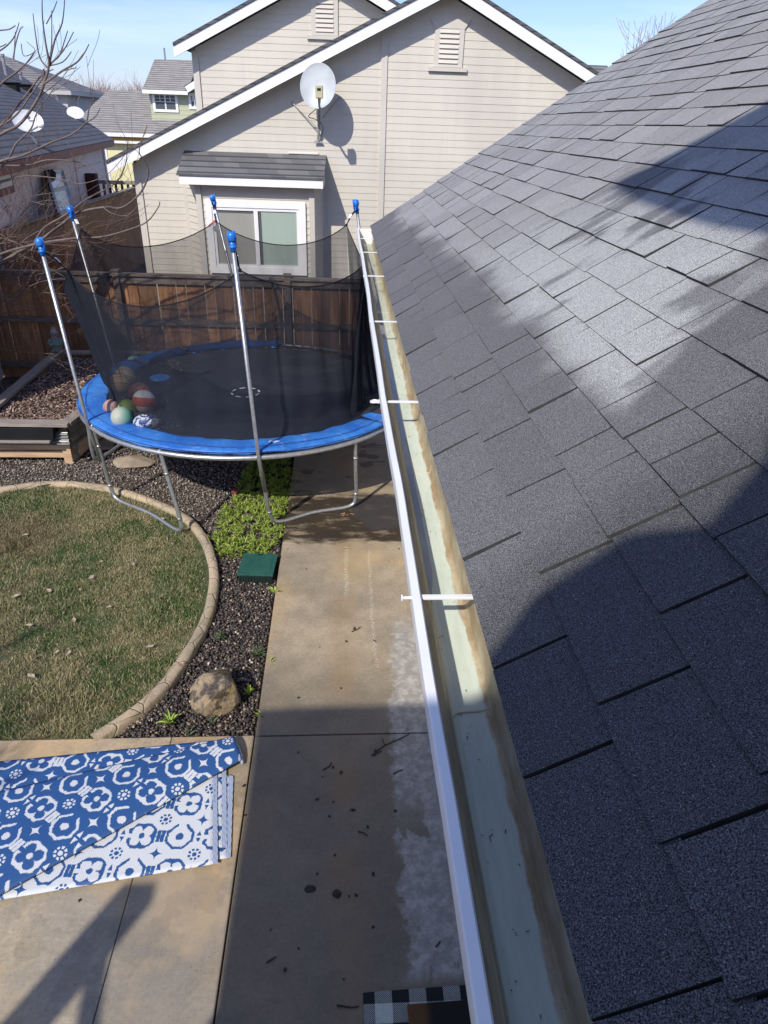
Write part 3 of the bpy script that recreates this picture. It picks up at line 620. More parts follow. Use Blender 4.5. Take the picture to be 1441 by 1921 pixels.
# window
WO = BO+.02; w0 = FP(384, 375, WO); w1 = FP(573, 379, WO); w2 = FP(396, 511, WO); wz1 = (w0[1]+w1[1])/2; wz0 = (w2[1]+FP(574, 517, WO)[1])/2; a0, a1 = w0[0], w1[0]
print('window', a0, a1, wz0, wz1)
def ring(mb, u0, u1, z0, z1, t, o, th):
    for p in (((u0, z1-t), (u1, z1)), ((u0, z0), (u1, z0+t)), ((u0, z0+t), (u0+t, z1-t)), ((u1-t, z0+t), (u1, z1-t))):
        (x0, y0), (x1, y1) = p; mb.prism([FT(x0, y0, o), FT(x1, y0, o), FT(x1, y1, o), FT(x0, y1, o)], -FN*th)
win = MB(); ring(win, a0, a1, wz0, wz1, .11, WO+.025, .05); wino = win.build('window', M['white'], nb)
m = MB(); ring(m, a0+.112, a1-.112, wz0+.112, wz1-.112, .045, WO+.012, .03); um = (a0+a1)/2+.0
m.prism([FT(um-.035, wz0+.157, WO+.016), FT(um+.035, wz0+.157, WO+.016), FT(um+.035, wz1-.157, WO+.016), FT(um-.035, wz1-.157, WO+.016)], -FN*.03); m.build('frame', M['vinyl'], wino)
m = MB(); m.face([FT(a0+.15, wz0+.15, WO-.005), FT(um, wz0+.15, WO-.005), FT(um, wz1-.15, WO-.005), FT(a0+.15, wz1-.15, WO-.005)]); m.build('pane', M['glassL'], wino)
m = MB(); m.face([FT(um, wz0+.15, WO-.005), FT(a1-.15, wz0+.15, WO-.005), FT(a1-.15, wz1-.15, WO-.005), FT(um, wz1-.15, WO-.005)]); m.build('pane', M['glassR'], wino)
m = MB(); m.face([FT(um+.035, wz0+.157, WO-.003), FT(um+.09, wz0+.157, WO-.003), FT(um+.09, wz1-.157, WO-.003), FT(um+.035, wz1-.157, WO-.003)]); m.face([FT(a0+.157, wz1-.2, WO-.003), FT(um-.04, wz1-.2, WO-.003), FT(um-.04, wz1-.158, WO-.003), FT(a0+.157, wz1-.158, WO-.003)]); m.build('blind_gap', M['glassD'], wino)
# satellite dish on neighbour wall
def FPv(px, py, o): u, z = FP(px, py, o); return FT(u, z, o)
dz = thing('satellite_dish', FPv(597, 266, .03), 'pale round satellite dish on a braced mast on the beige gable wall', 'satellite dish')
dc = FPv(598, 163, .42); tilt = Matrix.Rotation(rad(-12), 3, 'Z')@Matrix.Rotation(rad(90-14), 3, 'X')
m = MB(); prof = [(0.001, 0), (.08, .004), (.16, .016), (.24, .036), (.285, .052), (.29, .056), (.285, .046), (.24, .026), (.16, .006), (.001, -.012)]
m.lathe(prof, n=32, T=lambda p: tilt@Vector((p.x, p.y*1.12, p.z))+dc); m.build('reflector', simple('dish_grey', (.50, .54, .555), None, 4, .4, var=.03), dz, smooth=True)
m = MB(); m.tube([FPv(597, 262, .07), FPv(598, 240, .1), FPv(599, 190, .3)], .022, 8); m.tube([FPv(598, 215, .2), FPv(598, 165, .38)], .018, 8); m.prism([FPv(589, 266, .06), FPv(605, 266, .06), FPv(601, 263, .02), FPv(593, 263, .02)], (0, 0, -.02)); m.build('mast', M['dullsteel'], dz)
for a, b in (((548, 192), (593, 238)), ((636, 183), (604, 222))):
    m = MB(); m.tube([FPv(*a, .02), FPv(*b, .14)], .009, 6); m.tube([FPv(*a, .018), FPv(*a, .03)], .02, 6); m.build('brace', M['dullsteel'], dz)
lc = FPv(599, 172, .92); m = MB(); m.box((lc.x-.06, lc.y-.05, lc.z-.09), (lc.x+.06, lc.y+.04, lc.z+.085)); m.build('receiver', simple('aged_cream_plastic', (.52, .50, .33), None, 5, .5), dz, bevel=.015)
m = MB(); m.tube([lc-Vector((0, 0, .06)), FPv(599, 196, .75), FPv(599, 205, .3)], [.03, .018, .015], 8); m.build('feed_arm', M['dullsteel'], dz)
m = MB(); m.box((lc.x-.03, lc.y-.053, lc.z+.01), (lc.x+.025, lc.y-.0505, lc.z+.045)); m.build('receiver_mark', M['black'], dz)
m = MB(); m.tube(smoothpath([FPv(595, 203, .3), FPv(581, 215, .2), FPv(580, 220, .15), FPv(592, 224, .15), FPv(603, 232, .12), FPv(606, 245, .08), FPv(601, 258, .05)], 5), .006, 5); m.build('cable', M['black'], dz)
# ------------------------------------------------------------------ back fence
def fence(A, B, z0, z1, name, label, side=-1, matp='picket', pw=.138, gap=.012, posts=None, railm='rail', railz=(.95,), capped=True, jitter=.012, behind=.0):
    A = Vector(A); B = Vector(B); d = (B-A); L = d.length; d.normalize(); nr = Vector((d.y, -d.x, 0))*side*-1   # nr: rail side
    t = thing(name, A, label, 'fence'); m = MB(); s = 0.
    while s < L:
        e = min(s+pw*random.uniform(.97, 1.03), L); zt = z1-.06+random.uniform(-jitter, jitter); o = random.uniform(-.002, .002)
        lean = random.uniform(-.004, .004)
        p = [A+d*s+nr*o, A+d*e+nr*o]; m.prism([p[0]+Vector((0, 0, z0)), p[1]+Vector((0, 0, z0)), p[1]+d*lean+Vector((0, 0, zt)), p[0]+d*lean+Vector((0, 0, zt))], -nr*.017)
        s = e+gap*random.uniform(.2, 1.6)
    m.build('boards', M[matp], t)
    up = Vector((0, 0, 1))
    for rz in railz: m = MB(); m.bar(A+nr*.022+up*rz, B+nr*.022+up*rz, .038, .09); m.build('rail', M[railm], t)
    m = MB(); m.bar(A+nr*.022+up*(z1-.075), B+nr*.022+up*(z1-.075), .038, .11); m.build('rail', M[railm], t)
    if capped: m = MB(); m.bar(A+nr*.01+up*z1, B+nr*.01+up*z1, .13, .035); m.build('cap_rail', M[railm], t)
    for ps in posts or []:
        q = A+d*ps; m = MB(); m.box((q.x-.045, q.y-.045-.03, z0), (q.x+.045, q.y+.045-.03, z1+.05)); m.box((q.x-.06, q.y-.09, z1+.05), (q.x+.06, q.y+.03, z1+.075)); m.build('post', M[railm], t)
    return t
fy = 10.95
z_top = atY(320, 519, fy).z; print('fence top', z_top, atY(36, 513, fy), atY(546, 529, fy), atY(0, 722, fy))
pL = atY(214, 518, fy).x; pR = atY(540, 530, fy).x
fA = (-9.6, fy+.35, 0); fB = (1.9, fy-.05, 0)
fence(fA, fB, -.08, z_top+.0, 'wood_fence', 'reddish brown stained board fence with grey rails behind the trampoline', posts=[pL-fA[0], pR-fA[0], 2*pL-pR-fA[0], 2*pR-pL-fA[0]], railz=(.88, .15))
# side fence of the neighbours' passage
sA = G(-60, 452, 1.95); sB = G(252, 352, 1.95); print('side fence', sA, sB)
sf = fence((sA.x, sA.y, 0), (sB.x, sB.y, 0), -.05, 1.95, 'side_fence', 'dark weathered fence running away beside the beige house', side=1, matp='darkfence', railm='oldwood', posts=[], railz=(1.0,))
# low gate with dark pickets between the houses
gy = 22.; gt_ = thing('picket_gate', atY(215, 400, gy), 'small dark picket gate between the two houses', 'gate')
pA = atY(178, 330, gy); pB = atY(250, 345, gy); m = MB(); x = pA.x
while x < pB.x: m.box((x, gy, .2), (x+.07, gy+.02, pA.z-.1)); x += .17
m.build('pickets', simple('black_brown_wood', (.05, .04, .035), None, 5, .8), gt_); m = MB(); m.bar((pA.x, gy-.03, 1.3), (pB.x+.6, gy-.03, 1.3), .04, .09); m.bar((pA.x, gy-.03, pA.z-.15), (pB.x+.6, gy-.03, pA.z-.15), .04, .09); m.build('rail', M['oldwoodx'], gt_)
q = atY(172, 325, gy); m = MB(); m.box((q.x-.15, gy-.2, 0), (q.x+.15, gy+.05, q.z)); m.build('gate_post', simple('dark_red_wood', (.07, .03, .025), None, 5, .8), gt_)
# ------------------------------------------------------------------ trampoline
TC = Vector((-1.08, 8.02, 0)); TR = 1.95; TZ = .9
tr = thing('trampoline', TC, 'round trampoline with blue pad, black net enclosure and galvanised poles', 'trampoline')
def tp(ang, r, z): return Vector((TC.x+r*math.cos(rad(ang)), TC.y+r*math.sin(rad(ang)), z))
m = MB(); m.tube([tp(a, TR+.002, TZ-.048) for a in range(0, 360, 5)], .026, 10, closed=True); m.build('frame', M['galv'], tr, smooth=True)
PA = [-82, -142, 158, 98, 38, -22]
feet = {-82: (G(510, 985), G(668, 950)), -142: (G(213, 930), G(345, 998))}
for a in PA:
    b = a+31
    if a in feet: f0, f1 = feet[a]
    else: f0, f1 = tp(a, 1.97, 0), tp(b, 1.92, 0)
    if a == -22: f1 = Vector((min(f1.x, .70), f1.y, 0)); 
    if a == 158: f0, f1 = tp(-174, 1.98, 0)*1, tp(152, 1.9, 0)
    z0 = .022; top0, top1 = (tp(a, TR-.01, TZ-.02), tp(b, TR-.01, TZ-.02)) if a != 158 else (tp(-173, TR, TZ-.02), tp(152, TR, TZ-.02))
    l0 = f0+Vector((0, 0, z0+(.0 if f0.x > -.9 else -.045))); l1 = f1+Vector((0, 0, z0+(.0 if f1.x > -.6 else -.035))); mid = (l0+l1)/2+(TC-(l0+l1)/2)*.02
    e = (l1-l0)*.12
    path = smoothpath([top0, l0+(top0-l0)*.5, l0+(top0-l0)*.15, l0+e*.7, mid, l1-e*.7, l1+(top1-l1)*.15, l1+(top1-l1)*.5, top1], 5)
    m = MB(); m.tube(path, .0215, 10)
    for q, t_ in ((l0, top0), (l1, top1)):
        for f_ in (.18, .72): c_ = q+(t_-q)*f_; dd = (t_-q).normalized()*.012; m.tube([c_-dd, c_+dd], .0245, 10)
    m.build('leg', M['galv'], tr, smooth=True)
tops = {-82: atY(435, 446, 6.06), -142: atY(75, 456, 6.85), 158: atY(132, 395, 8.8), 98: atY(399, 372, 9.95), 38: atY(668, 382, 9.25), -22: tp(-22, 1.95, 2.8)}
att = {-82: atY(450, 507, 6.34), -142: atY(128, 508, 7.1), 158: atY(152, 430, 8.7), 98: atY(405, 415, 9.65), 38: atY(650, 422, 9.0), -22: atY(686, 490, 7.45)}
print('tops', tops, 'att', att)
for a in PA:
    tpz = tops[a]; base = tp(a, 1.985, .45)
    if a in feet: base = feet[a][0]+(tp(a, 1.985, TZ)-feet[a][0])*.5+Vector((0, 0, .0)); base.z = .45
    m = MB(); m.tube([base, tp(a, 1.985, TZ), tpz], .0185, 10); p = m.build('pole', M['galv'], tr, smooth=True)
    m = MB(); d = (tpz-tp(a, 1.985, TZ)).normalized()
    ins = (Vector((TC.x, TC.y, tpz.z))-tpz).normalized()
    m.tube([tpz-d*.11, tpz-d*.02], [.024, .026], 10); m.tube([tpz-d*.03, tpz-d*.015, tpz+d*.01, tpz+d*.035, tpz+d*.045], [.03, .038, .04, .036, .02], 12); m.tube([tpz-d*.08, tpz-d*.06], .032, 12)
    sd_ = d.cross(ins).normalized()
    for s_ in (-1, 1): m.tube([tpz+sd_*.022*s_-d*.07+ins*.02, tpz+sd_*.022*s_+d*.05+ins*.02], .012, 6)
    m.build('cap', M['cap'], tr, smooth=True)
    A = att[a]; m = MB()
    for s_ in (-.012, .012): m.tube([tpz-d*.06+sd_*s_, (tpz+A)/2+sd_*s_*.7-Vector((0, 0, .015)), A], .006, 5)
    m.cur = 1; c_ = tpz*.4+A*.6; m.bar(c_-(tpz-A).normalized()*.03, c_+(tpz-A).normalized()*.03, .03, .012)
    m.build('strap', [M['black'], M['white']], tr)
def sag(ang, r): return -.05*max(0, 1-(r/1.6)**2)
m = MB(); rings = [0.02, .3, .6, .9, 1.2, 1.45, 1.6, 1.655]; nA = 96; vs = []
for r in rings:
    for k in range(nA):
        a = 360*k/nA; q = tp(a, r, TZ-.005+sag(a, r)); q.z += .006*mnoise.noise(q*2.5); vs.append(q)
m.add(vs, [(i*nA+k, i*nA+(k+1) % nA, (i+1)*nA+(k+1) % nA, (i+1)*nA+k) for i in range(len(rings)-1) for k in range(nA)]+[tuple(range(nA))[::-1]]); m.build('jump_mat', M['jump'], tr, smooth=True)
m = MB(); cm = G(461, 738, TZ-.05)
for k in range(8):
    a0_ = k*45+8; m = MB(); ps = [cm+Vector((math.cos(rad(a_))*r*1.0, math.sin(rad(a_))*r, .012)) for a_, r in ((a0_, .155), (a0_+24, .155), (a0_+24, .175), (a0_, .175))]; m.prism(ps, (0, 0, .002)); m.build('centre_mark', M['white'], tr)
def pad(a0, a1, name='pad', r0=1.62, r1=1.975, rag=0.):
    m = MB(); n = int(abs(a1-a0)/2.5)+1; vs = []; pr = [(r1-.018, -.018), (r1-.012, .0), (r1-.04, .016), (r1-.12, .02), (r1-.2, .02), (r0+.05, .014), (r0, .0)]
    for i in range(n+1):
        a = a0+(a1-a0)*i/n
        for j, (r, z) in enumerate(pr):
            q = tp(a, r, 0); nn = mnoise.noise(Vector((q.x*2.2, q.y*2.2, j*.3))); rr = r+(.02*nn if j > 4 else .012*nn)
            if rag and j > 3: rr = min(rr+rag*max(0, mnoise.noise(Vector((a*.25, 3, 0)))+.1)*2, r1-.15)
            vs.append(tp(a, rr, TZ+.01+z+.018*mnoise.noise(q*5.5)+(.006 if j in (2, 3, 4) else 0)*math.sin(a*.9)))
    k = len(pr); m.add(vs, [(i*k+j, i*k+j+1, (i+1)*k+j+1, (i+1)*k+j) for i in range(n) for j in range(k-1)])
    o = m.build(name, M['pad'], tr, smooth=True); so_ = o.modifiers.new('s', 'SOLIDIFY'); so_.thickness = .012; return o
pad(-38, -208); pad(150, 128, rag=.12); pad(126, 84, rag=.05)
q = tp(-30, 1.8, TZ); 
m = MB(); m.prism([tp(-38, 1.66, TZ+.03), tp(-35, 1.7, TZ+.045), tp(-32, 1.93, TZ+.02), tp(-38, 1.98, TZ+.02)], (0, 0, .012)); m.build('torn_pad_flap', M['pad'], tr)
m = MB(); m.tube([tp(a, TR+.008, TZ+.012) for a in range(-38, -203, -3)], .004, 5); m.tube([tp(a, TR-.07+.01*math.sin(a*.2), TZ+.042) for a in range(-38, -203, -3)], .003, 4); m.build('pad_piping', simple('navy_piping', (.01, .03, .16), None, 5, .5), tr)
for i in range(27):
    a = 82-i*4.1
    m = MB(); A = tp(a, 1.67, TZ); B = tp(a, 1.92, TZ-.015)
    P = []
    for k in range(61):
        f_ = k/60; c_ = A+(B-A)*f_; rr = .010 if .12 < f_ < .88 else .003; th = f_*2*math.pi*11; u = Vector((0, 0, 1)); v = (B-A).normalized().cross(u); P.append(c_+(u*math.cos(th)+v*math.sin(th))*rr)
    m.tube(P, .0032, 4); m.build('spring', M['galv'], tr)
# frame clamps and ties under the pad
for a in range(-36, -150, -13): m = MB(); q = tp(a+random.uniform(-3, 3), TR-.02, TZ-.03); m.tube([q+Vector((0, 0, .04)), q+Vector((.005, -.028, -.0)), q+Vector((0, 0, -.03)), q+Vector((.01, 0, -.03-random.uniform(.02, .1)))], .0035, 5); m.build('pad_tie', M['black'], tr)
# net
nm = MB(); cords = []; nH = 16
order = [-82, -142, -202, -262, -322, -382]; key = {-82: -82, -142: -142, -202: 158, -262: 98, -322: 38, -382: -22}
for i in range(6):
    a0_, a1_ = order[i], order[i]-60; T0 = att[key[a0_]]; T1 = att[key[order[(i+1) % 6]]]; nS = 28; vs = []
    depth = {0: .30, 1: .38, 2: .27, 3: .28, 4: .28, 5: .17}[i]; cord = []
    for s_ in range(nS+1):
        f_ = s_/nS; top = T0.lerp(T1, f_); cat = 4*f_*(1-f_); top = top-Vector((0, 0, depth*cat)); ctr = Vector((TC.x, TC.y, top.z)); top = top+(ctr-top)*(-.10*cat)
        cord.append(top); an = a0_-60*f_; aw = ((an+22+180) % 360)-180; bot = tp(an, 1.635-.27*math.exp(-(aw/15)**2), TZ+.015)
        for h in range(nH+1):
            g_ = h/nH; p = top.lerp(bot, g_); inw = (Vector((TC.x, TC.y, p.z))-p).normalized()
            bl = math.sin(g_*math.pi); p = p+inw*(.04*bl+.022*bl*math.sin(an*.55+g_*1.5)+.012*bl*math.sin(an*1.7+g_*3+i)+.018*bl*mnoise.noise(p*2.4))
            if g_ > .8: p = p+inw*(.05*math.sin((g_-.8)*5*math.pi))
            vs.append(p)
    k = nH+1; nm.add(vs, [(s_*k+h, s_*k+h+1, (s_+1)*k+h+1, (s_+1)*k+h) for s_ in range(nS) for h in range(nH)]); cords.append(cord)
nm.build('safety_net', M['net'], tr, smooth=True)
for j, (ka, da, wd, rr_) in enumerate(((-22, -6, 7, 1.50), (-22, 3, 9, 1.40), (-22, 12, 6, 1.46), (-22, -15, 6, 1.56), (-22, 22, 7, 1.52), (-142, -8, 9, 1.60))):
    fm = MB(); vs = []; A = att[ka]
    for h in range(17):
        g_ = h/16
        for s_ in range(5):
            an = ka+da+(s_-2)*wd*.25*(.25+g_); bot = tp(an, rr_, TZ+.02); p = (A+Vector((0, 0, -.03))).lerp(bot, g_); inw = (Vector((TC.x, TC.y, p.z))-p).normalized()
            vs.append(p+inw*(.05*math.sin(g_*math.pi)+.03*math.sin(s_*1.57+g_*3)))
    fm.add(vs, [(h*5+s_, h*5+s_+1, h*5+s_+6, h*5+s_+5) for h in range(16) for s_ in range(4)]); fm.build('net_fold', M['net'], tr, smooth=True)
m = MB(); m.tube([p for c_ in cords for p in c_[:-1]], .0065, 5, closed=True)
for a in PA: m.sphere(att[a], .018, 8)
m.build('net_cord', M['black'], tr)
m = MB(); m.tube([tp(a, 1.63, TZ+.012) for a in range(0, 360, 5)], .006, 5, closed=True); m.build('net_hem', M['black'], tr)
q = att[98]; m = MB(); m.prism([q+Vector((-.10, -.01, -.05)), q+Vector((-.01, -.01, .02)), q+Vector((.0, -.01, .0)), q+Vector((-.09, -.01, -.07))], (0, -.004, 0)); m.build('red_tag', simple('faded_red_tag', (.6, .12, .12), None, 5, .6), tr)
m = MB(); m.prism([q+Vector((-.0, -.02, -.04)), q+Vector((.05, -.02, -.09)), q+Vector((.0, -.02, -.14)), q+Vector((-.05, -.02, -.09))], (0, -.003, 0)); m.build('warning_label', simple('grey_warning_label', (.10, .09, .12), (.2, .18, .2), 30, .6), tr)
ph = [(516, 828), (524, 826)]
q = G(511, 829, TZ+.035); m = MB(); m.prism([q+Vector((-.035, .0, 0)), q+Vector((.03, -.02, 0)), q+Vector((.075, .02, 0)), q+Vector((-.02, .03, 0))], (0, 0, .004)); m.build('pad_label', simple('faded_white_label', (.6, .68, .75), (.3, .4, .6), 30, .7), tr)
# ------------------------------------------------------------------ balls and toys on the mat
def ball(name, px, py, r, label, mat, seams=None, rot=(0, 0, 0), cat='ball', sc3=(1, 1, 1), zoff=0., z=None, group=None):
    zc = (TZ-.045+r*sc3[2]) if z is None else z
    c = G(px, py, zc); m = MB(); m.sphere((0, 0, 0), r, 28, sc3)
    if seams:
        m.cur = 1
        for k in range(2):
            m.tube([Vector((math.cos(t), math.sin(t), 0) if k else (math.cos(t), 0, math.sin(t)))*(r*1.0) for t in [2*math.pi*i/40 for i in range(40)]], .0035, 5, closed=True)
        for s_ in (-1, 1):
            m.tube([Vector((math.cos(t)*.80, s_*(.60-.32*math.cos(t)**2*1.0), math.sin(t)*.80)).normalized()*r for t in [2*math.pi*i/40 for i in range(40)]], .0035, 5, closed=True)
    o = m.build(name, [mat, seams] if seams else mat, smooth=True); o.location = c; o.rotation_euler = rot; tag(o, label, cat, group); return o
seamb = simple('dark_seam', (.03, .02, .015), None, 5, .7)
ball('basketball', 223, 721, .124, 'tan basketball with black seams in front of a plain tan ball', simple('tan_leather', (.78, .50, .26), (.66, .42, .22), 8, .7, bump=.3, bscale=180), seamb, (.5, .2, .5))
ball('basketball', 234, 707, .124, 'dull tan basketball behind the black seamed one', simple('dull_tan_rubber', (.62, .47, .27), (.52, .39, .24), 8, .7), simple('tan_seam', (.2, .14, .08), None, 5, .7), (1.1, .4, .2))
ball('basketball', 262, 738, .122, 'brown orange basketball partly hidden by the red and white one', simple('brown_orange_rubber', (.62, .22, .11), (.50, .18, .10), 8, .7, bump=.3, bscale=180), seamb, (.9, -.6, 1.))
def rwmat():
    m = Mat('red_white_ball', .6); s_ = ((m.z+.004).abs().lt(.050)); c = m.mix(s_, (.85, .82, .78), (.75, .13, .06)); m.set('Base Color', m.mul(c, m.noise(12, 4)*.3+.85)); return m.m
ball('basketball', 270, 753, .125, 'red and white panelled basketball beside the lime ball', rwmat(), None, (-.30, .12, .1))
ball('ball', 209, 764, .085, 'scuffed brown patterned ball against the net', simple('scuffed_brown', (.50, .27, .18), (.18, .14, .18), 14, .7, var=.3))
ball('ball', 238, 765, .092, 'lime green ball between the teal and red balls', simple('lime_rubber', (.50, .72, .04), (.40, .60, .04), 5, .5, var=.06))
def tealmat(n_):
    m = Mat(n_, .6); c = m.mix((m.x*6+(m.noise(5, 5)-.5)*1.2+.3).clamp(), (.36, .37, .31), (.03, .28, .21)); m.set('Base Color', m.mul(c, m.noise(20, 4)*.3+.85)); return m.m
ball('ball', 229, 783, .112, 'worn teal and cream ball nearest the pad', tealmat('worn_teal_rubber'), None, (0, 0, .4))
o = ball('ball', 252, 680, .10, 'pale teal mottled ball beyond the blue pad', simple('mottled_teal', (.16, .55, .40), (.60, .70, .62), 14, .6, var=.2), z=.62)
def navymat():
    m = Mat('navy_white_football', .5); n_ = m.noise(22, 4, .6, None, 1.5); ringp = ((((m.x+.01)*(m.x+.01)+m.y*m.y).sqrt()*28).fract()).lt(.4)
    c = m.mix((n_.sm(.48, .52)), (.02, .05, .16), (.45, .48, .52)); c = m.mix(ringp*((m.x.abs()).lt(.055)), c, (.02, .04, .13)); m.set('Base Color', c); return m.m
ball('football', 276, 792, .14, 'small navy and white patterned football at the mat edge', navymat(), None, (0, 0, .1), sc3=(1, .62, .62))
m = MB(); m.lathe([(.001, .022), (.09, .022), (.118, .016), (.128, .004), (.13, -.004), (.124, -.002), (.11, .008), (.001, .012)], n=32)
o = m.build('frisbee', simple('sky_blue_plastic', (.05, .26, .62), None, 5, .35, var=.03), smooth=True); o.location = G(300, 708, TZ-.02); o.location.z = TZ-.028; tag(o, 'sky blue flying disc lying on the black mat', 'flying disc')
# litter on the mat
pos = []
for (px, py, sx, sy, n_) in ((300, 690, 45, 8, 260), (245, 755, 45, 22, 380), (270, 775, 50, 14, 260), (300, 800, 60, 10, 120), (235, 730, 30, 16, 160)):
    for _ in range(n_):
        q = G(random.gauss(px, sx*.5), random.gauss(py, sy*.55), TZ-.03); r = math.hypot(q.x-TC.x, q.y-TC.y)
        if r < 1.6: pos.append((q.x, q.y, TZ-.005+sag(0, r)+.004))
n_ = len(pos); lt_ = scatter('leaf_litter', FL_V, FL_F, np.array(pos), np.c_[rng.uniform(.012, .05, n_), rng.uniform(.006, .018, n_), rng.uniform(.02, .1, n_)], np.c_[rng.uniform(-.3, .3, (n_, 2)), rng.uniform(0, 6.28, n_)], M['litter'])
tag(lt_, 'dry leaf litter and twigs gathered around the balls on the mat', 'leaf litter')
m = MB(); q = G(705, 756, TZ+.03); vs = []
for i in range(7):
    for j in range(6): vs.append(q+Vector(((i-3)*.022, (j-2.5)*.022, .02+.018*mnoise.noise(Vector((i*.7, j*.7, 1))))))
m.add(vs, [(i*6+j, i*6+j+1, (i+1)*6+j+1, (i+1)*6+j) for i in range(6) for j in range(5)]); tag(m.build('rag', M['white'], smooth=True), 'crumpled white rag on the torn side of the trampoline', 'rag')
# ------------------------------------------------------------------ raised bed with planter and gnome
bd = thing('raised_bed', (-4, 9.3, 0), 'weathered timber raised bed with corrugated metal sides and bark mulch', 'raised bed')
BZ = .52
FR = G(122, 792, BZ); FLp = G(-60, 780, BZ); BLp = G(104, 662, BZ); BRp = Vector((-2.85, 10.72, BZ)); L2 = G(-10, 770, BZ); print('bed', FR, FLp, BLp)
FLp = Vector((-5.2, FR.y+.02, BZ)); LM = G(-15, 762, BZ)
m = MB(); m.bar(FR+Vector((0, 0, -.02)), BRp+Vector((0, 0, -.02)), .14, .04); m.build('side_timber', M['oldwood'], bd, bevel=.004)
m = MB(); m.bar(FR+Vector((.05, .0, -.018)), FLp+Vector((0, 0, -.018)), .15, .04); m.build('front_timber', M['oldwoodx'], bd, bevel=.004)
m = MB(); m.bar(LM+Vector((0, 0, -.02)), BLp+Vector((0, .1, -.02)), .14, .04); m.build('side_timber', M['oldwood'], bd, bevel=.004)
m = MB(); m.bar(BLp+Vector((-.1, .08, -.02)), BRp+Vector((0, .0, -.02)), .12, .04); m.build('back_timber', M['oldwoodx'], bd, bevel=.004)
def corr(A, B, z0, z1):
    m = MB(); n = 26; nr = Vector(((B-A).y, -(B-A).x, 0)).normalized(); vs = []
    for i in range(n+1):
        z = z0+(z1-z0)*i/n; o_ = .012*math.sin(i*math.pi/3.2)
        for P in (A, B): vs.append(Vector((P.x, P.y, z))+nr*o_)
    m.add(vs, [(2*i, 2*i+1, 2*i+3, 2*i+2) for i in range(n)]); return m
cg = simple('corrugated_zinc', (.26, .27, .26), (.18, .18, .175), 8, .45, .6)
corr(FR+Vector((.03, 0, 0)), BRp+Vector((.03, 0, 0)), .02, BZ-.05).build('metal_side', cg, bd); corr(FLp, FR, .22, .40).build('metal_front', cg, bd)
m = MB(); m.bar(FR+Vector((.045, .1, -BZ+.12)), BRp+Vector((.045, 0, -BZ+.12)), .03, .16); m.build('side_board', M['newwood'], bd)
m = MB(); p0 = G(131, 868, -.06); m.box((p0.x-.05, p0.y-.02, -.08), (p0.x+.05, p0.y+.12, BZ-.045)); m.build('corner_post', M['newwood'], bd, bevel=.005); py_ = p0.y
for z0_, z1_ in ((.0, .085), (.10, .185)): m = MB(); m.box((-5.2, py_+.02, z0_), (p0.x-.055, py_+.055, z1_)); m.build('front_board', M['newwood'], bd, bevel=.004)
m = MB(); m.prism([(-5.2, py_-.20, .285), (p0.x-.10, py_-.20, .285), (p0.x-.06, py_+.10, .30), (-5.2, py_+.10, .30)], (0, 0, .025)); m.build('shelf', M['oldwoodx'], bd, bevel=.003)
mu = [(LM.x+.08, LM.y-.6), (FR.x-.07, FR.y+.07), (BRp.x-.07, BRp.y-.07), (BLp.x+.05, BLp.y+.02), (LM.x+.08, LM.y)]
m = MB(); m.face([(x, y, BZ-.12) for x, y in mu]); m.build('soil_fill', M['soil'], bd)
N = 9000; X, Y = randin(mu, N); mo = scatter('mulch', FL_V, FL_F, np.c_[X, Y, BZ-.115+rng.uniform(0, .04, N)+.02*np.sin(X*3)*np.cos(Y*2)], np.c_[rng.uniform(.02, .06, N), rng.uniform(.014, .034, N), rng.uniform(.02, .25, N)], np.c_[rng.uniform(-.6, .6, (N, 2)), rng.uniform(0, 6.28, N)], M['mulch'])
mo.parent = bd; mo.matrix_parent_inverse = PINV[bd.name]
# planter trough
x1 = G(110, 818, .32).x; m = MB(); y0_ = py_-.17; z0_ = .315
o0 = [(-5.2, y0_, z0_), (x1-.02, y0_, z0_), (x1-.02, y0_+.16, z0_), (-5.2, y0_+.16, z0_)]; o1 = [(-5.2, y0_-.02, z0_+.16), (x1+.01, y0_-.02, z0_+.16), (x1+.01, y0_+.18, z0_+.16), (-5.2, y0_+.18, z0_+.16)]; i1 = [(-5.2, y0_-.005, z0_+.155), (x1-.012, y0_-.005, z0_+.155), (x1-.012, y0_+.165, z0_+.155), (-5.2, y0_+.165, z0_+.155)]; i0 = [(-5.2, y0_+.01, z0_+.03), (x1-.03, y0_+.01, z0_+.03), (x1-.03, y0_+.15, z0_+.03), (-5.2, y0_+.15, z0_+.03)]
m.add(o0+o1+i1+i0, [(3, 2, 1, 0)]+[(i, (i+1) % 4, 4+(i+1) % 4, 4+i) for i in range(4)]+[(4+i, 4+(i+1) % 4, 8+(i+1) % 4, 8+i) for i in range(4)]+[(8+i, 8+(i+1) % 4, 12+(i+1) % 4, 12+i) for i in range(4)]+[(12, 13, 14, 15)])
tag(m.build('planter_trough', simple('black_plastic', (.018, .02, .022), None, 6, .35, var=.1), bevel=.004), 'empty black plastic trough on the shelf of the raised bed', 'planter')
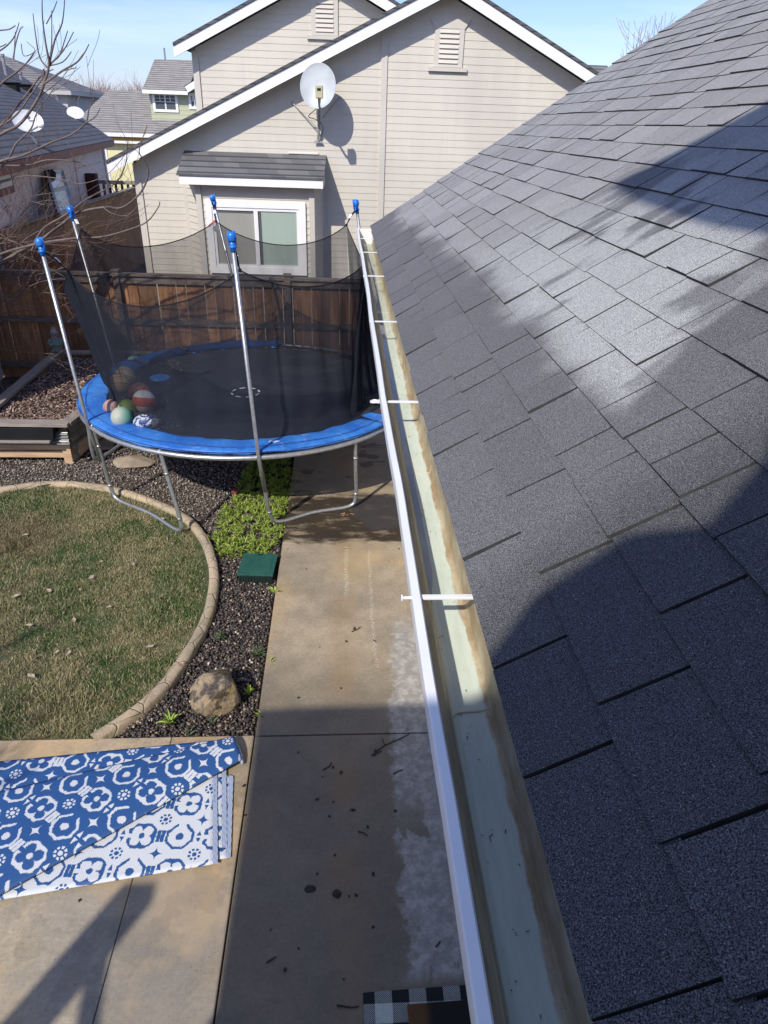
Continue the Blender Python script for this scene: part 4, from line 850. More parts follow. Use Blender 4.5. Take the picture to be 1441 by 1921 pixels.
# gnome statue
gq = BLp+Vector((.02, .06, 0)); gn = thing('garden_statue', gq, 'weathered green and grey garden gnome on the corner of the raised bed', 'statue')
gm = simple('weathered_green_paint', (.12, .28, .20), (.30, .32, .28), 14, .8, bump=.3, var=.25, fine=60); gs = simple('weathered_grey_stone', (.42, .38, .36), (.22, .18, .17), 14, .85, bump=.3, var=.3)
m = MB(); m.lathe([(.055, 0), (.06, .03), (.075, .09), (.08, .15), (.07, .2), (.045, .235)], gq, 14)
for s_ in (-1, 1): m.tube([gq+Vector((s_*.07, -.01, .2)), gq+Vector((s_*.095, -.04, .14)), gq+Vector((s_*.03, -.085, .12))], [.025, .024, .018], 8)
m.build('coat', gm, gn, smooth=True)
m = MB(); m.sphere(gq+Vector((0, -.01, .265)), .05, 14); m.sphere(gq+Vector((0, -.062, .262)), .013, 8)
for s_ in (-1, 1): m.sphere(gq+Vector((s_*.05, -.0, .265)), .014, 8)
m.build('head', gs, gn, smooth=True)
for s_ in (-1, 1): m = MB(); m.sphere(gq+Vector((s_*.045, -.035, .02)), .04, 10, (1, 1.4, .6)); m.build('boot', gs, gn, smooth=True)
m = MB(); m.lathe([(.062, .285), (.066, .295), (.05, .32), (.03, .36), (.008, .385)], gq, 14); m.build('hat', gs, gn, smooth=True)
m = MB(); m.lathe([(.005, .14), (.03, .18), (.045, .23), (.04, .25)], gq+Vector((0, -.035, 0)), 10); m.build('beard', gs, gn, smooth=True)
# ------------------------------------------------------------------ small things in the strip
vb = thing('valve_box', G(484, 1075, -.03), 'green plastic irrigation valve box in the pebble bed', 'valve box')
c0 = G(484, 1060, .04); T = lambda x, y, z: Vector((c0.x+x*math.cos(-.05)-y*math.sin(-.05), c0.y+x*math.sin(-.05)+y*math.cos(-.05), z))
m = MB(); m.box((-.155, -.17, -.08), (.155, .17, .035), T)
for i in range(12): x = -.14+i*.0255; m.box((x-.004, -.176, -.07), (x+.004, -.170, .028), T)
m.build('body', simple('dark_green_black_plastic', (.012, .025, .022), None, 6, .5), vb, bevel=.012)
m = MB(); m.box((-.165, -.18, .037), (.165, .18, .055), T); m.box((-.13, -.145, .0552), (.13, .145, .059), T); m.build('lid', simple('dark_green_plastic', (.016, .075, .058), (.026, .10, .078), 12, .5, var=.15, bump=.2, bscale=90), vb, bevel=.009)
m = MB(); m.box((-.02, .145, .056), (.02, .165, .0605), T); m.build('lid_slot', M['black'], vb)
# boulder
def rock(name, c, r, sc3, seed, mat, label, cat='rock', facets=9, group=None):
    rnd = random.Random(seed); m = MB(); m.sphere((0, 0, 0), 1, 40)
    planes = [(Vector((rnd.uniform(-1, 1), rnd.uniform(-1, 1), rnd.uniform(-.2, 1))).normalized(), rnd.uniform(.62, .86)) for _ in range(facets)]
    vs = []
    for v in m.v:
        p = Vector(v)
        for n_, d in planes:
            e = p.dot(n_)
            if e > d: p -= n_*(e-d)*.93
        p += p.normalized()*(.05*mnoise.noise(p*2.3+Vector((seed, 0, 0)))+.022*mnoise.noise(p*7))
        vs.append((p.x*r*sc3[0], p.y*r*sc3[1], p.z*r*sc3[2]))
    m.v = vs; o = m.build(name, mat, smooth=False); o.location = c; tag(o, label, cat, group); return o
bm_ = Mat('layered_boulder', .7); cc = bm_.mix(bm_.noise(9, 7, .65, bm_.vec((1, 1, .5)), 1.).sm(.42, .6), (.40, .30, .18), (.13, .11, .10)); cc = bm_.mix((bm_.noise(5, 5).sm(.52, .62))*bm_.z.sm(.02, .1), cc, (.42, .33, .14)); wetm = bm_.noise(6, 5, .6, bm_.vec((1, 1, 1), loc=(3, 3, 3))).sm(.5, .58)
cc = bm_.mul(cc, .85); cc = bm_.mix(wetm*.8, cc, (.045, .035, .03)); bm_.set('Base Color', bm_.mul(cc, bm_.noise(60, 5, .7)*.5+.75)); bm_.set('Roughness', .75-wetm*.5); bm_.bump(bm_.noise(14, 8, .72), .8, .03)
rc = G(402, 1300, .05); rock('boulder', (rc.x, rc.y+.02, .06), .205, (1.02, .92, 1.0), 12, bm_.m, 'tan and grey angular boulder in the dark pebble bed', facets=13)
sm_ = simple('sandy_stone', (.36, .29, .21), (.26, .21, .16), 6, .85, bump=.4)
q = G(235, 862, 0); rock('stepping_stone', (q.x+.1, q.y, -.03), .26, (1, .7, .22), 5, sm_, 'flat sandy stone behind the left trampoline leg'); q = G(172, 835, 0)
rock('stepping_stone', (q.x+.1, q.y+.1, -.03), .22, (1, .8, .2), 8, sm_, 'flat sandy stone beside the raised bed post')
q = G(441, 922, .02); ball('toy_ball', 441, 922, .045, 'small dark red ball in the gravel by the green plants', simple('dull_red_rubber', (.16, .04, .035), None, 6, .7), z=.0)
# plants
LEAF_V = [(0, 0, 0), (.5, .35, .10), (.42, .75, .14), (0, 1.1, .02), (-.42, .75, .14), (-.5, .35, .10), (0, .5, .0)]
LEAF_F = [(0, 1, 6), (1, 2, 6), (2, 3, 6), (3, 4, 6), (4, 5, 6), (5, 0, 6)]
def leaves(name, pts, n, ln, wd, mat, tilt=(.15, 1.0), kind=None, zb=-.05, ps=.03):
    P = []; Sx = []; R = []
    for (x, y) in pts:
        cxy = rng.normal(0, ps*.25, 2)
        for k in range(n):
            az = rng.uniform(0, 6.28); P.append((x+cxy[0], y+cxy[1], zb+rng.uniform(0, .015))); s_ = rng.uniform(.55, 1.1); Sx.append((wd*s_, ln*s_, ln*s_)); R.append((rng.uniform(*tilt), 0, az))
    return scatter(name, LEAF_V, LEAF_F, np.array(P), np.array(Sx), np.array(R), mat, kind=kind, smooth=True)
gpoly = [G(*p) for p in ((545, 852), (557, 900), (546, 958), (540, 985), (520, 1015), (498, 1038), (452, 1040), (405, 1040), (392, 1010), (415, 985), (405, 955), (435, 935), (455, 890), (475, 860))]
X, Y = randin([(p.x, p.y) for p in gpoly], 680); o = leaves('leafy_ground_cover', list(zip(X, Y)), 9, .064, .008, M['weed'], (.15, 1.15), 'stuff'); tag(o, 'bright green leafy weeds spreading beside the walkway', 'ground cover')
wl = [((515, 1108), 'small bright green weed by the walkway below the valve box', 'weed', 16, .09), ((482, 1222), 'spiky grey green weed between boulder and walkway', 'weed2', 44, .085), ((318, 1350), 'green weed in the pebbles left of the boulder', 'weed', 18, .09), ((492, 1340), 'thin green weed at the walkway edge near the patio corner', 'weed', 9, .08),
      ((468, 1298), 'green weed immediately right of the boulder', 'weed', 16, .08), ((398, 1348), 'tiny weed directly below the boulder', 'weed2', 9, .07), ((505, 1240), 'yellow green weed against the walkway edge', 'weed', 9, .07), ((400, 1095), 'tuft of green grass at the edging beside the lawn', 'weed2', 30, .06), ((415, 1190), 'loose grass tuft spilling over the edging', 'weed2', 40, .07), ((352, 1372), 'narrow leaved sprout close to the patio edge', 'weed2', 9, .08)]
for (p, lab, mt, n_, ln) in wl:
    q = G(*p); o = leaves('weed', [(0, 0)], n_, ln, .017 if mt == 'weed' else .006, M[mt], (.1, 1.2), zb=-.045, ps=.02); o.location = (q.x, q.y, 0); tag(o, lab, 'weed')
# dead leaves on the lawn
dl = leafmat('dead_leaf', (.28, .21, .14), (.45, .37, .28), .8)
for k, p in enumerate([(55, 1175), (140, 1165), (107, 1225), (129, 1228), (282, 1215), (150, 1108), (92, 1110), (172, 1085), (48, 1005), (305, 975), (60, 1270), (205, 1140), (250, 1060), (30, 1120), (190, 1055)]):
    q = G(*p, -.01); m = MB(); s_ = random.uniform(.02, .042); a_ = random.uniform(0, 6)
    pr = [(1, 0, .2), (.5, .45, 0), (-.2, .5, .15), (-1, .1, .05), (-.3, -.45, .2), (.4, -.4, 0)]
    m.add([Vector((q.x+s_*(x*math.cos(a_)-y*math.sin(a_)), q.y+s_*(x*math.sin(a_)+y*math.cos(a_)), q.z+.012+s_*z)) for x, y, z in pr]+[Vector((q.x, q.y, q.z+.01))], [(i, (i+1) % 6, 6) for i in range(6)])
    tag(m.build('dead_leaf', dl), 'small curled dead leaf lying on the lawn', 'leaf', 'dead leaves on the lawn')
# mud clumps, crumbs and twigs on the walkway
mud = simple('dark_wet_mud', (.022, .017, .013), (.04, .03, .024), 30, .6, bump=.6, bscale=200)
q = G(582, 1668); rock('mud_clump', (q.x, q.y, .003), .028, (1.2, .8, .45), 3, mud, 'ragged dark mud clump, left one of the pair on the walkway', 'mud clump', 6)
q = G(632, 1678); rock('mud_clump', (q.x, q.y, .004), .026, (1., 1., .55), 4, mud, 'rounded dark mud clump, right one of the pair on the walkway', 'mud clump', 5)
crumbs = [(605, 1458), (640, 1450), (560, 1412), (662, 1520), (625, 1505), (690, 1552), (628, 1605), (645, 1838), (535, 1820), (618, 1532), (595, 1640), (655, 1682), (668, 1680), (742, 1522), (700, 1640), (508, 1745), (595, 1500), (665, 1180), (650, 1204), (600, 1215), (560, 1310), (640, 1292), (580, 1055), (648, 1030), (748, 1030), (540, 1030), (575, 1068), (625, 1440), (150, 1690), (458, 1475), (430, 1420), (560, 1780), (700, 1740), (460, 1530)]
for k, p in enumerate(crumbs):
    q = G(*p); r_ = random.uniform(.004, .011); m = MB(); m.sphere((0, 0, 0), r_, 8, (random.uniform(.8, 1.8), 1, .45)); m.v = [tuple(Vector(v)*(1+.35*mnoise.noise(Vector(v)*150+Vector((k, 0, 0))))) for v in m.v]
    o = m.build('dirt_crumb', mud); o.location = (q.x, q.y, .006); o.rotation_euler.z = k; tag(o, 'small dark dirt crumb on the concrete', 'dirt crumb', 'dirt crumbs on the concrete')
tw = [([(702, 1412), (722, 1398), (745, 1388), (768, 1377)], 'forked dark twig lying across the walkway near the slab joint', 1), ([(738, 1452), (748, 1446), (756, 1444)], 'short bent dark twig right of the forked twig', 0), ([(672, 1560), (682, 1562), (690, 1568)], 'little curled twig on the walkway middle', 0), ([(500, 1806), (512, 1798), (518, 1795)], 'thin dark twig near the lower patio joint', 0), ([(818, 1776), (826, 1766)], 'stubby dark stick on the pale dry concrete', 0), ([(660, 1185), (672, 1180), (676, 1176)], 'small brown leaf stem on the sunlit slab', 0), ([(632, 1886), (660, 1890), (674, 1888)], 'thin straw beside the plaid mat', 0), ([(700, 1200), (706, 1204)], 'short twig on the sunlit slab right of centre', 0), ([(606, 1444), (618, 1438), (622, 1430)], 'curved twig left of the rust streak', 0)]
for P, lab, fork in tw:
    m = MB(); pt = [G(*p, .006) for p in P]; m.tube(pt, [.0045]+[.0035]*(len(pt)-1), 5)
    if fork: m.tube([pt[0]+Vector((-.02, -.02, 0)), pt[0]+Vector((.05, .01, .002))], .004, 5); m.tube([pt[1], pt[1]+Vector((-.015, .05, .01))], .003, 5); m.tube([pt[0]+Vector((.01, .03, 0)), pt[0]+Vector((.0, -.03, .004))], .006, 5)
    tag(m.build('twig', mud), lab, 'twig')
m = MB(); m.tube(smoothpath([G(*p, .0) for p in ((70, 913), (100, 908), (130, 903), (158, 902))], 4), .007, 6); tag(m.build('drip_hose', M['black']), 'short black drip hose along the lawn edging', 'hose')
m = MB(); m.tube(smoothpath([G(*p, .012) for p in ((706, 880), (712, 888), (724, 894), (737, 896), (745, 893))], 5), .004, 5); tag(m.build('cord', simple('yellowed_cord', (.5, .38, .2), None, 5, .6)), 'thin yellowed cord looped at the right trampoline leg', 'cord')
# wood chips on the walk
wc = simple('orange_wood_chip', (.5, .25, .1), None, 20, .8); q = G(652, 966); 
for k in range(9):
    m = MB(); x, y = q.x+random.uniform(-.07, .07), q.y+random.uniform(-.03, .03); a_ = random.uniform(0, 3); m.bar((x, y, .006), (x+.025*math.cos(a_), y+.012*math.sin(a_), .008), .006, .004); tag(m.build('wood_chip', wc), 'orange wood chip by the trampoline leg foot', 'wood chip', 'orange wood chips on the wet concrete')
# ------------------------------------------------------------------ folded outdoor rug
def rugmat(name, A, B):
    m = Mat(name, .55, 0, .35); u, v = m.uv()
    def cell(cu, cv, s_): return ((u*s_+cu).fract()-.5, (v*s_+cv).fract()-.5)
    wv = (m.noise(38, 3)-.5)*.10+((u*150+v*40).fract()-.5)*.025
    su = 4.5; U = u*su; V = v*su; fu = U.fract()-.5; fv = V.fract()-.5; au, av = fu.abs(), fv.abs(); r = (fu*fu+fv*fv).sqrt()+wv
    par = (U.floor()+V.floor()*1.0).pingpong(1.0).gt(.5)
    octd = (au.mx(av)).mx((au+av)*.74)+wv; sq = (au.mx(av)).mx((au+av)*.66)+wv
    horse = (octd-.335).abs().lt(.038)*(1-(fu.abs().lt(.10))*(fv.gt(0))).mx((fu.abs()-.13).abs().lt(.05)*(fv-.20).abs().lt(.07))
    A_ = horse.mx(r.lt(.105))
    lob = ((au-.125)*(au-.125)+(av-.125)*(av-.125)).sqrt()+wv
    clover = (lob.lt(.118)).mx(r.lt(.13))
    clover = (((au-.14)*(au-.14)+(av-.14)*(av-.14)).sqrt()+wv).lt(.135).mx(r.lt(.16)); B_ = (sq.lt(.365)*(1-clover)*(1-(fv.abs().lt(.06))*(fu.lt(0)))).mx(r.lt(.08))
    rings_ = par*A_+(1-par)*B_
    gu = (U+.5).fract()-.5; gv = (V+.5).fract()-.5; gau, gav = gu.abs(), gv.abs(); gr = (gu*gu+gv*gv).sqrt()+wv*.6
    star = (gau.sqrt()+gav.sqrt()+wv).lt(.46)
    gang = m.nt.nodes.new('ShaderNodeMath'); gang.operation = 'ARCTAN2'; m.nt.links.new(gv.k, gang.inputs[0]); m.nt.links.new(gu.k, gang.inputs[1]); ga = S(m.nt, gang.outputs[0])
    dots = ((gr-.135).abs().lt(.032)*((ga*(8/6.2832)).fract()-.5).abs().lt(.31)).mx(gr.lt(.06))
    gp_ = ((U+.5).floor()*.5+(V+.5).floor()*.5).fract().lt(.25)
    ed = ((U+.5).fract()-.5).abs(); ev = (V.fract()-.5).abs()
    leaf = (ed*1.6+ev*.62+wv).lt(.115)*((ev-.0).gt(.03)); bat = ((ed-.055).abs()+wv*.6).lt(.05)*(ev.lt(.17)); vert_ = (U+.5).floor().pingpong(1.0).gt(.5)
    pat = rings_.mx(gp_*dots+(1-gp_)*star).mx(vert_*leaf+(1-vert_)*bat).clamp()
    weave = ((u*95+v*60).fract()).sm(.0, .5)
    c = m.mix(pat, A, B); c = m.mul(c, m.noise(240, 2)*.35+.82); c = m.mul(c, weave*.16+.88)
    m.set('Base Color', c); m.bump(weave+m.noise(200, 2)*.6, .4, .004); return m.m
BL, WH = (.022, .080, .235), (.56, .58, .60)
rA = rugmat('blue_ground_rug', BL, WH); rB = rugmat('white_ground_rug', WH, BL)
rug = thing('outdoor_rug', G(200, 1560), 'folded blue and white patterned outdoor rug lying on the patio', 'rug')
def sheet(TL, TR_, BR_, BL_, z, name, mat, uvrot=0., bulge=None, nu=60, nv=24, th=.005, edge=None):
    vs = []; uvs = []
    for i in range(nu+1):
        f_ = i/nu
        for j in range(nv+1):
            g_ = j/nv; a = TL.lerp(TR_, f_); b = BL_.lerp(BR_, f_); p = a.lerp(b, g_)
            zz = z+(bulge(f_, g_) if bulge else 0)+.003*mnoise.noise(Vector((p.x*4, p.y*4, z*50))); vs.append(Vector((p.x, p.y, zz)))
            cr_, sr_ = math.cos(uvrot), math.sin(uvrot); uvs.append((p.x*cr_-p.y*sr_+.3, p.x*sr_+p.y*cr_))
    m = MB(); k = nv+1; m.add(vs, [(i*k+j, (i+1)*k+j, (i+1)*k+j+1, i*k+j+1) for i in range(nu) for j in range(nv)])
    o = m.build(name, mat, rug, smooth=True, uv=uvs); s_ = o.modifiers.new('s', 'SOLIDIFY'); s_.thickness = th; s_.offset = -1; return o
g2 = lambda px, py: G(px, py, .02)
ext = 1.0
sheet(g2(-300, 1500), g2(434, 1452), g2(428, 1608), g2(-300, 1700), .009, 'bottom_layer', rB, .05)
sheet(g2(-300, 1500), g2(420, 1440), g2(421, 1590), g2(-300, 1700), .016, 'middle_layer', rB, .05)
sheet(g2(-300, 1490), g2(404, 1435), g2(403, 1622), g2(-300, 1740), .024, 'lower_layer', rB, .05)
def bul0(f_, g_): return .012*math.sin(math.pi*g_)**.6
sheet(g2(-200, 1452), g2(432, 1390), g2(436, 1430), g2(-200, 1600), .034, 'upper_layer', rA, .08, bul0, 60, 16, .006)
def bul(f_, g_): return .040*math.sin(math.pi*min(1, g_*.93+.06))**.55*(1-.25*f_)+.010*math.sin(g_*8+f_*5)*(1-f_)
sheet(g2(-200, 1545), g2(440, 1389), g2(453, 1432), g2(-200, 1800), .044, 'folded_layer', rA, .62, bul, 80, 30, .006)
# striped hems on the right ends
hm = Mat('striped_hem', .6); hm.set('Base Color', hm.mix(((hm.x*150).fract()).lt(.5), (.62, .66, .72), (.04, .11, .30)))
for (a_, b_, z) in (((403, 1437), (403, 1622), .0285), ((420, 1442), (420, 1590), .0215), ((433, 1454), (427, 1607), .0145)):
    m = MB(); A, B = G(*a_, .02), G(*b_, .02); m.prism([Vector((A.x-.012, A.y, z)), Vector((A.x+.016, A.y, z-.004)), Vector((B.x+.018, B.y, z-.004)), Vector((B.x-.010, B.y, z))], (0, 0, .0035)); m.build('hem', hm.m, rug)
A, B = G(437, 1388, .04), G(454, 1431, .04); m = MB(); m.tube(smoothpath([A, A.lerp(B, .35)+Vector((.012, 0, .012)), A.lerp(B, .7)+Vector((.012, 0, .008)), B+Vector((0, 0, -.01))], 6), .009, 8); m.build('hem', hm.m, rug)
# ------------------------------------------------------------------ door mats
pm = Mat('buffalo_check', .9); fu = ((pm.x-.077)/.084); fv = ((1.775-pm.y)/.084)
ub = (fu/2).fract().lt(.5); vbn = (fv/2).fract().lt(.5); diag = ((pm.x*1.0-pm.y*1.3)*95).fract().lt(.5)
cbk = (.012, .013, .016); cwh = (.50, .53, .47)
cm_ = pm.mix(ub, pm.mix(vbn, cwh, pm.mix(diag, cbk, (.45, .47, .42))), pm.mix(vbn, pm.mix(diag, cbk, (.45, .47, .42)), cbk))
pm.set('Base Color', pm.mul(cm_, pm.noise(60, 4, .7)*.6+.7)); pm.bump(pm.noise(220, 2), .6, .006)
mA = G(681, 1862, .01); m = MB(); m.box((mA.x, mA.y-.62, .002), (mA.x+.95, mA.y+.0, .012)); T3 = Matrix.Rotation(.03, 3, 'Z')
m.v = [tuple(T3@(Vector(v)-mA)+mA) for v in m.v]; tag(m.build('plaid_rug', pm.m, bevel=.003), 'black and white buffalo check rug at the foot of the walkway', 'rug')
cx_ = Mat('coir', 1.); cx_.set('Base Color', cx_.mul(cx_.mix(cx_.x.sm(.38, .44), (.16, .075, .03), (.018, .016, .014)), cx_.noise(160, 3, .7)*1.1+.4)); cx_.bump(cx_.noise(260, 3), 1., .01)
mB_ = G(764, 1884, .03); m = MB(); m.box((mB_.x, mB_.y-.5, .0135), (mB_.x+.72, mB_.y, .032)); m.v = [tuple(T3@(Vector(v)-mB_)+mB_) for v in m.v]; tag(m.build('coir_mat', cx_.m, bevel=.003), 'brown and black coir doormat lying on the checked rug', 'doormat')
# ------------------------------------------------------------------ houses behind
# left house: eave runs away from us on the left
eA = G(-260, 358, 3.0); eB = G(213, 262, 3.0); print('left house eave', eA, eB)
lh = thing('left_house', (eB.x-2, eB.y-3, 0), 'mauve grey house with dark shingle roof and brick red fascia at far left', 'house')
ed = (eB-eA); ed.z = 0; ed.normalize(); en = Vector((ed.y, -ed.x, 0))                                         # outwards, to the right
rs = .5
def lplane(px, py):                                                     # roof plane point under a pixel
    r = ray(px, py); nn = (ed.cross((-en+Vector((0, 0, rs))))).normalized(); t = (eA-O0).dot(nn)/r.dot(nn); return O0+r*t
r1 = lplane(78, 183); r2_ = lplane(-8, 108); r3 = lplane(-330, 60)
print('lroof', r1, r2_, r3)
wallA = eA-en*.35; wallB = eB-en*.35-ed*.3
m = MB(); z = 0.
lapseg(m, (wallA.x, wallA.y, 0), (wallB.x, wallB.y, 0), -.05, 2.95, .17, .014); bB = wallB-en*8; lapseg(m, (wallB.x, wallB.y, 0), (bB.x, bB.y, 0), -.05, 2.95, .17); m.build('wall', M['wall_left'], lh)
m = MB(); top = Vector((r2_.x, r2_.y, r2_.z)); m.add([eA, eB, r2_, r3, eB-en*6], [(0, 1, 2, 3), (1, 4, 2)]); o = m.build('roof', M['roof_far'], lh); s_ = o.modifiers.new('s', 'SOLIDIFY'); s_.thickness = .04
m = MB(); m.bar(eA+Vector((0, 0, -.1)), eB+Vector((0, 0, -.1)), .03, .17); m.bar(eB+Vector((0, 0, -.1)), eB-en*6+Vector((0, 0, -.1)), .03, .17); m.build('fascia', M['redtrim'], lh)
m = MB(); m.add([eA+Vector((0, 0, -.17)), eB+Vector((0, 0, -.17)), wallB+Vector((0, 0, -.17)), wallA+Vector((0, 0, -.17))], [(0, 1, 2, 3)]); m.build('soffit', M['wall_left'], lh)
def wp(px, py, off=.03):                                                # point on left house wall
    r = ray(px, py); P0 = wallA+en*off; t = (P0-O0).dot(en)/r.dot(en); return O0+r*t
m = MB(); q0, q1 = wp(-60, 330), wp(16, 310); q2_, q3 = wp(19, 368), wp(-60, 385); zt, zb_ = (q0.z+q1.z)/2, (q2_.z+q3.z)/2
def wrect(a, b, z0, z1, name, mat, par, off=.0, th=.03):
    m = MB(); m.prism([Vector((a.x, a.y, z0))+en*off, Vector((b.x, b.y, z0))+en*off, Vector((b.x, b.y, z1))+en*off, Vector((a.x, a.y, z1))+en*off], -en*th); return m.build(name, mat, par)
wo = wrect(q0, q1, zb_, zt, 'window', M['redtrim'], lh, .02); i0_, i1_ = q0+ed*.2, q1-ed*.12
wrect(i0_, i1_, zb_+.12, zt-.1, 'frame', M['white'], wo, .03); wrect(i0_+ed*.1, i1_-ed*.08, zb_+.2, zt-.18, 'pane', M['glassD'], wo, .036)
for px in (143, 55): q = wp(px, 320); wrect(q, q+ed*.1, -.05, 2.83, 'trim_board', M['wall_left'], lh, .0)
q = wp(196, 300); wrect(q, q+ed*.35, -.05, 2.83, 'trim_board', M['wall_left'], lh, .01)
# lamp
q = wp(82, 323, .05); wl_ = thing('wall_lamp', q, 'small black wall lamp on the mauve grey house', 'lamp'); m = MB(); m.tube([q, q+en*.12+Vector((0, 0, .04))], .02, 6); m.build('arm', M['black'], wl_); m = MB(); m.lathe([(.02, .06), (.09, .0), (.07, -.12), (.03, -.16)], q+en*.16, 8); m.build('lantern', M['black'], wl_)
# leaning storm door / panel
pn = thing('storm_door', wp(118, 405, .3), 'old glazed white storm door leaning against the mauve grey house', 'door')
A, B, D_, E_ = wp(89, 325, .12), wp(117, 321, .12), wp(138, 392, .55), wp(112, 402, .55)
m = MB(); 
for a, b in ((A, B), (B, D_), (D_, E_), (E_, A)): m.bar(a, b, .10, .05, up=en)
m.bar(A.lerp(E_, .45), B.lerp(D_, .45), .08, .04, up=en); m.build('frame', simple('aged_white_aluminium', (.5, .52, .53), None, 5, .4), pn)
m = MB(); m.face([A, B, D_, E_]); m.build('pane', simple('milky_glass', (.36, .40, .43), (.26, .3, .32), 3, .2), pn)
m = MB(); q = A.lerp(E_, .02); m.prism([A-ed*.06, A-ed*.02, E_-ed*.02, E_-ed*.12], en*-.05); m.build('shadow_board', simple('black_board', (.03, .03, .03), None, 5, .8), pn)
# roof dish on left house
dq = lplane(72, 272); dd = thing('satellite_dish', dq, 'white oval satellite dish on the dark roof of the far left house', 'satellite dish')
dc = dq+Vector((-.25, -.1, .62)); px_c = atY(53, 230, dq.y-.3); dc = px_c; DS = .58
m = MB(); tl = Matrix.Rotation(rad(25), 3, 'Z')@Matrix.Rotation(rad(52), 3, 'X'); m.lathe([(.001, 0), (.15, .01), (.3, .04), (.42, .085), (.425, .09), (.41, .07), (.3, .03), (.001, -.02)], n=28, T=lambda p: tl@Vector((p.x*1.15, p.y, p.z))*DS+dc); m.build('reflector', simple('white_dish', (.74, .75, .77), None, 5, .4, var=.03), dd, smooth=True)
m = MB(); m.lathe([(.001, 0), (.07, .001), (.075, .003), (.001, .004)], n=18, T=lambda p: tl@(Vector((p.x, p.y, p.z+.018))+Vector((.02, .2, .02)))*DS+dc); m.tube([tl@(Vector((.10+.12*math.cos(t), 0.14+.10*math.sin(t), .045)))*DS+dc for t in [(-2.2+.15*i) for i in range(12)]], .008, 4); m.build('dish_mark', simple('grey_mark', (.15, .15, .16), None, 4, .6), dd)
m = MB(); m.tube([dq, dq+Vector((-.1, -.05, .2)), dc+Vector((0, .1, -.1))], .025, 8); m.tube([dc+tl@Vector((0, -.22, .05)), dc+tl@Vector((.18, -.28, .3))], .014, 6); m.build('mast', M['dullsteel'], dd)
m = MB(); q = dc+tl@Vector((.18, -.28, .3)); m.sphere(q, .045, 10, (1.6, 1, 1)); m.build('receiver', M['white'], dd)
dq2 = lplane(142, 222); d2 = thing('satellite_dish', dq2, 'small white dish peeking over the right edge of the far left roof', 'satellite dish'); dc2 = atY(142, 213, dq2.y)
m = MB(); m.lathe([(.001, 0), (.2, .02), (.36, .07), (.365, .06), (.2, .0), (.001, -.02)], n=20, T=lambda p: tl@Vector((p.x*1.2, p.y, p.z))*.62+dc2); m.build('reflector', M['white'], d2, smooth=True); m = MB(); m.tube([dq2-Vector((0, 0, .1)), dc2], .03, 6); m.build('mast', M['dullsteel'], d2)
for (p, lab) in (((22, 165), 'dark box vent on the far left roof nearest the picture edge'), ((47, 168), 'dark box vent on the far left roof beside the flue')):
    q = lplane(*p); m = MB(); m.box((q.x-.2, q.y-.15, q.z-.1), (q.x+.2, q.y+.15, q.z+.12)); m.box((q.x-.24, q.y-.2, q.z+.12), (q.x+.24, q.y+.2, q.z+.15)); tag(m.build('roof_vent', M['underlay'], bevel=.01), lab, 'roof vent')
# vent pipes
for p, z_, lab in (((12, 142), .55, 'tall white flue pipe on the far left roof'), ((40, 150), .18, 'low metal roof vent beside the flue pipe')):
    q = lplane(*p); m = MB(); m.tube([q-Vector((0, 0, .05)), q+Vector((0, 0, z_))], .055, 8); m.tube([q+Vector((0, 0, z_)), q+Vector((0, 0, z_+.08))], .08, 8); tag(m.build('vent_pipe', M['dullsteel']), lab, 'vent pipe')
# grey hip-roof house
def atYs(l, y): return [atY(px, py, y) for px, py in l]
hy = 46.; hh_ = thing('hip_roof_house', atY(120, 260, hy), 'pale grey two storey house with hip roof behind the left house', 'house')
a = atY(-60, 168, hy); b = atY(133, 170, hy); c_ = atY(162, 172, hy+3); ap = atY(38, 107, hy+5); zE = (b.z)
P_ = [Vector((a.x, hy-.4, zE)), Vector((b.x+.1, hy-.4, zE)), Vector((c_.x+.3, hy+6.4, zE)), Vector((a.x, hy+6.4, zE))]; ap1 = Vector((ap.x, hy+3., atY(38, 107, hy+3).z)); ap0 = Vector((ap.x-3, hy+3, ap1.z))
m = MB(); m.add(P_+[ap1, ap0], [(0, 1, 4, 5), (1, 2, 4), (2, 3, 5, 4), (3, 0, 5)]); o = m.build('roof', M['roof_hip'], hh_); s_ = o.modifiers.new('s', 'SOLIDIFY'); s_.thickness = .15
m = MB(); lapseg(m, (a.x, hy, 0), (b.x-.3, hy, 0), 0, zE-.05, .17); lapseg(m, (b.x-.3, hy, 0), (c_.x, hy+6, 0), 0, zE-.05, .17); m.build('wall', M['wall_hip'], hh_)
m = MB(); m.bar((a.x, hy-.42, zE-.12), (b.x+.12, hy-.42, zE-.12), .04, .2); m.bar((b.x+.12, hy-.42, zE-.12), (c_.x+.3, hy+6.4, zE-.12), .04, .2); m.build('fascia', M['wall_hip'], hh_)
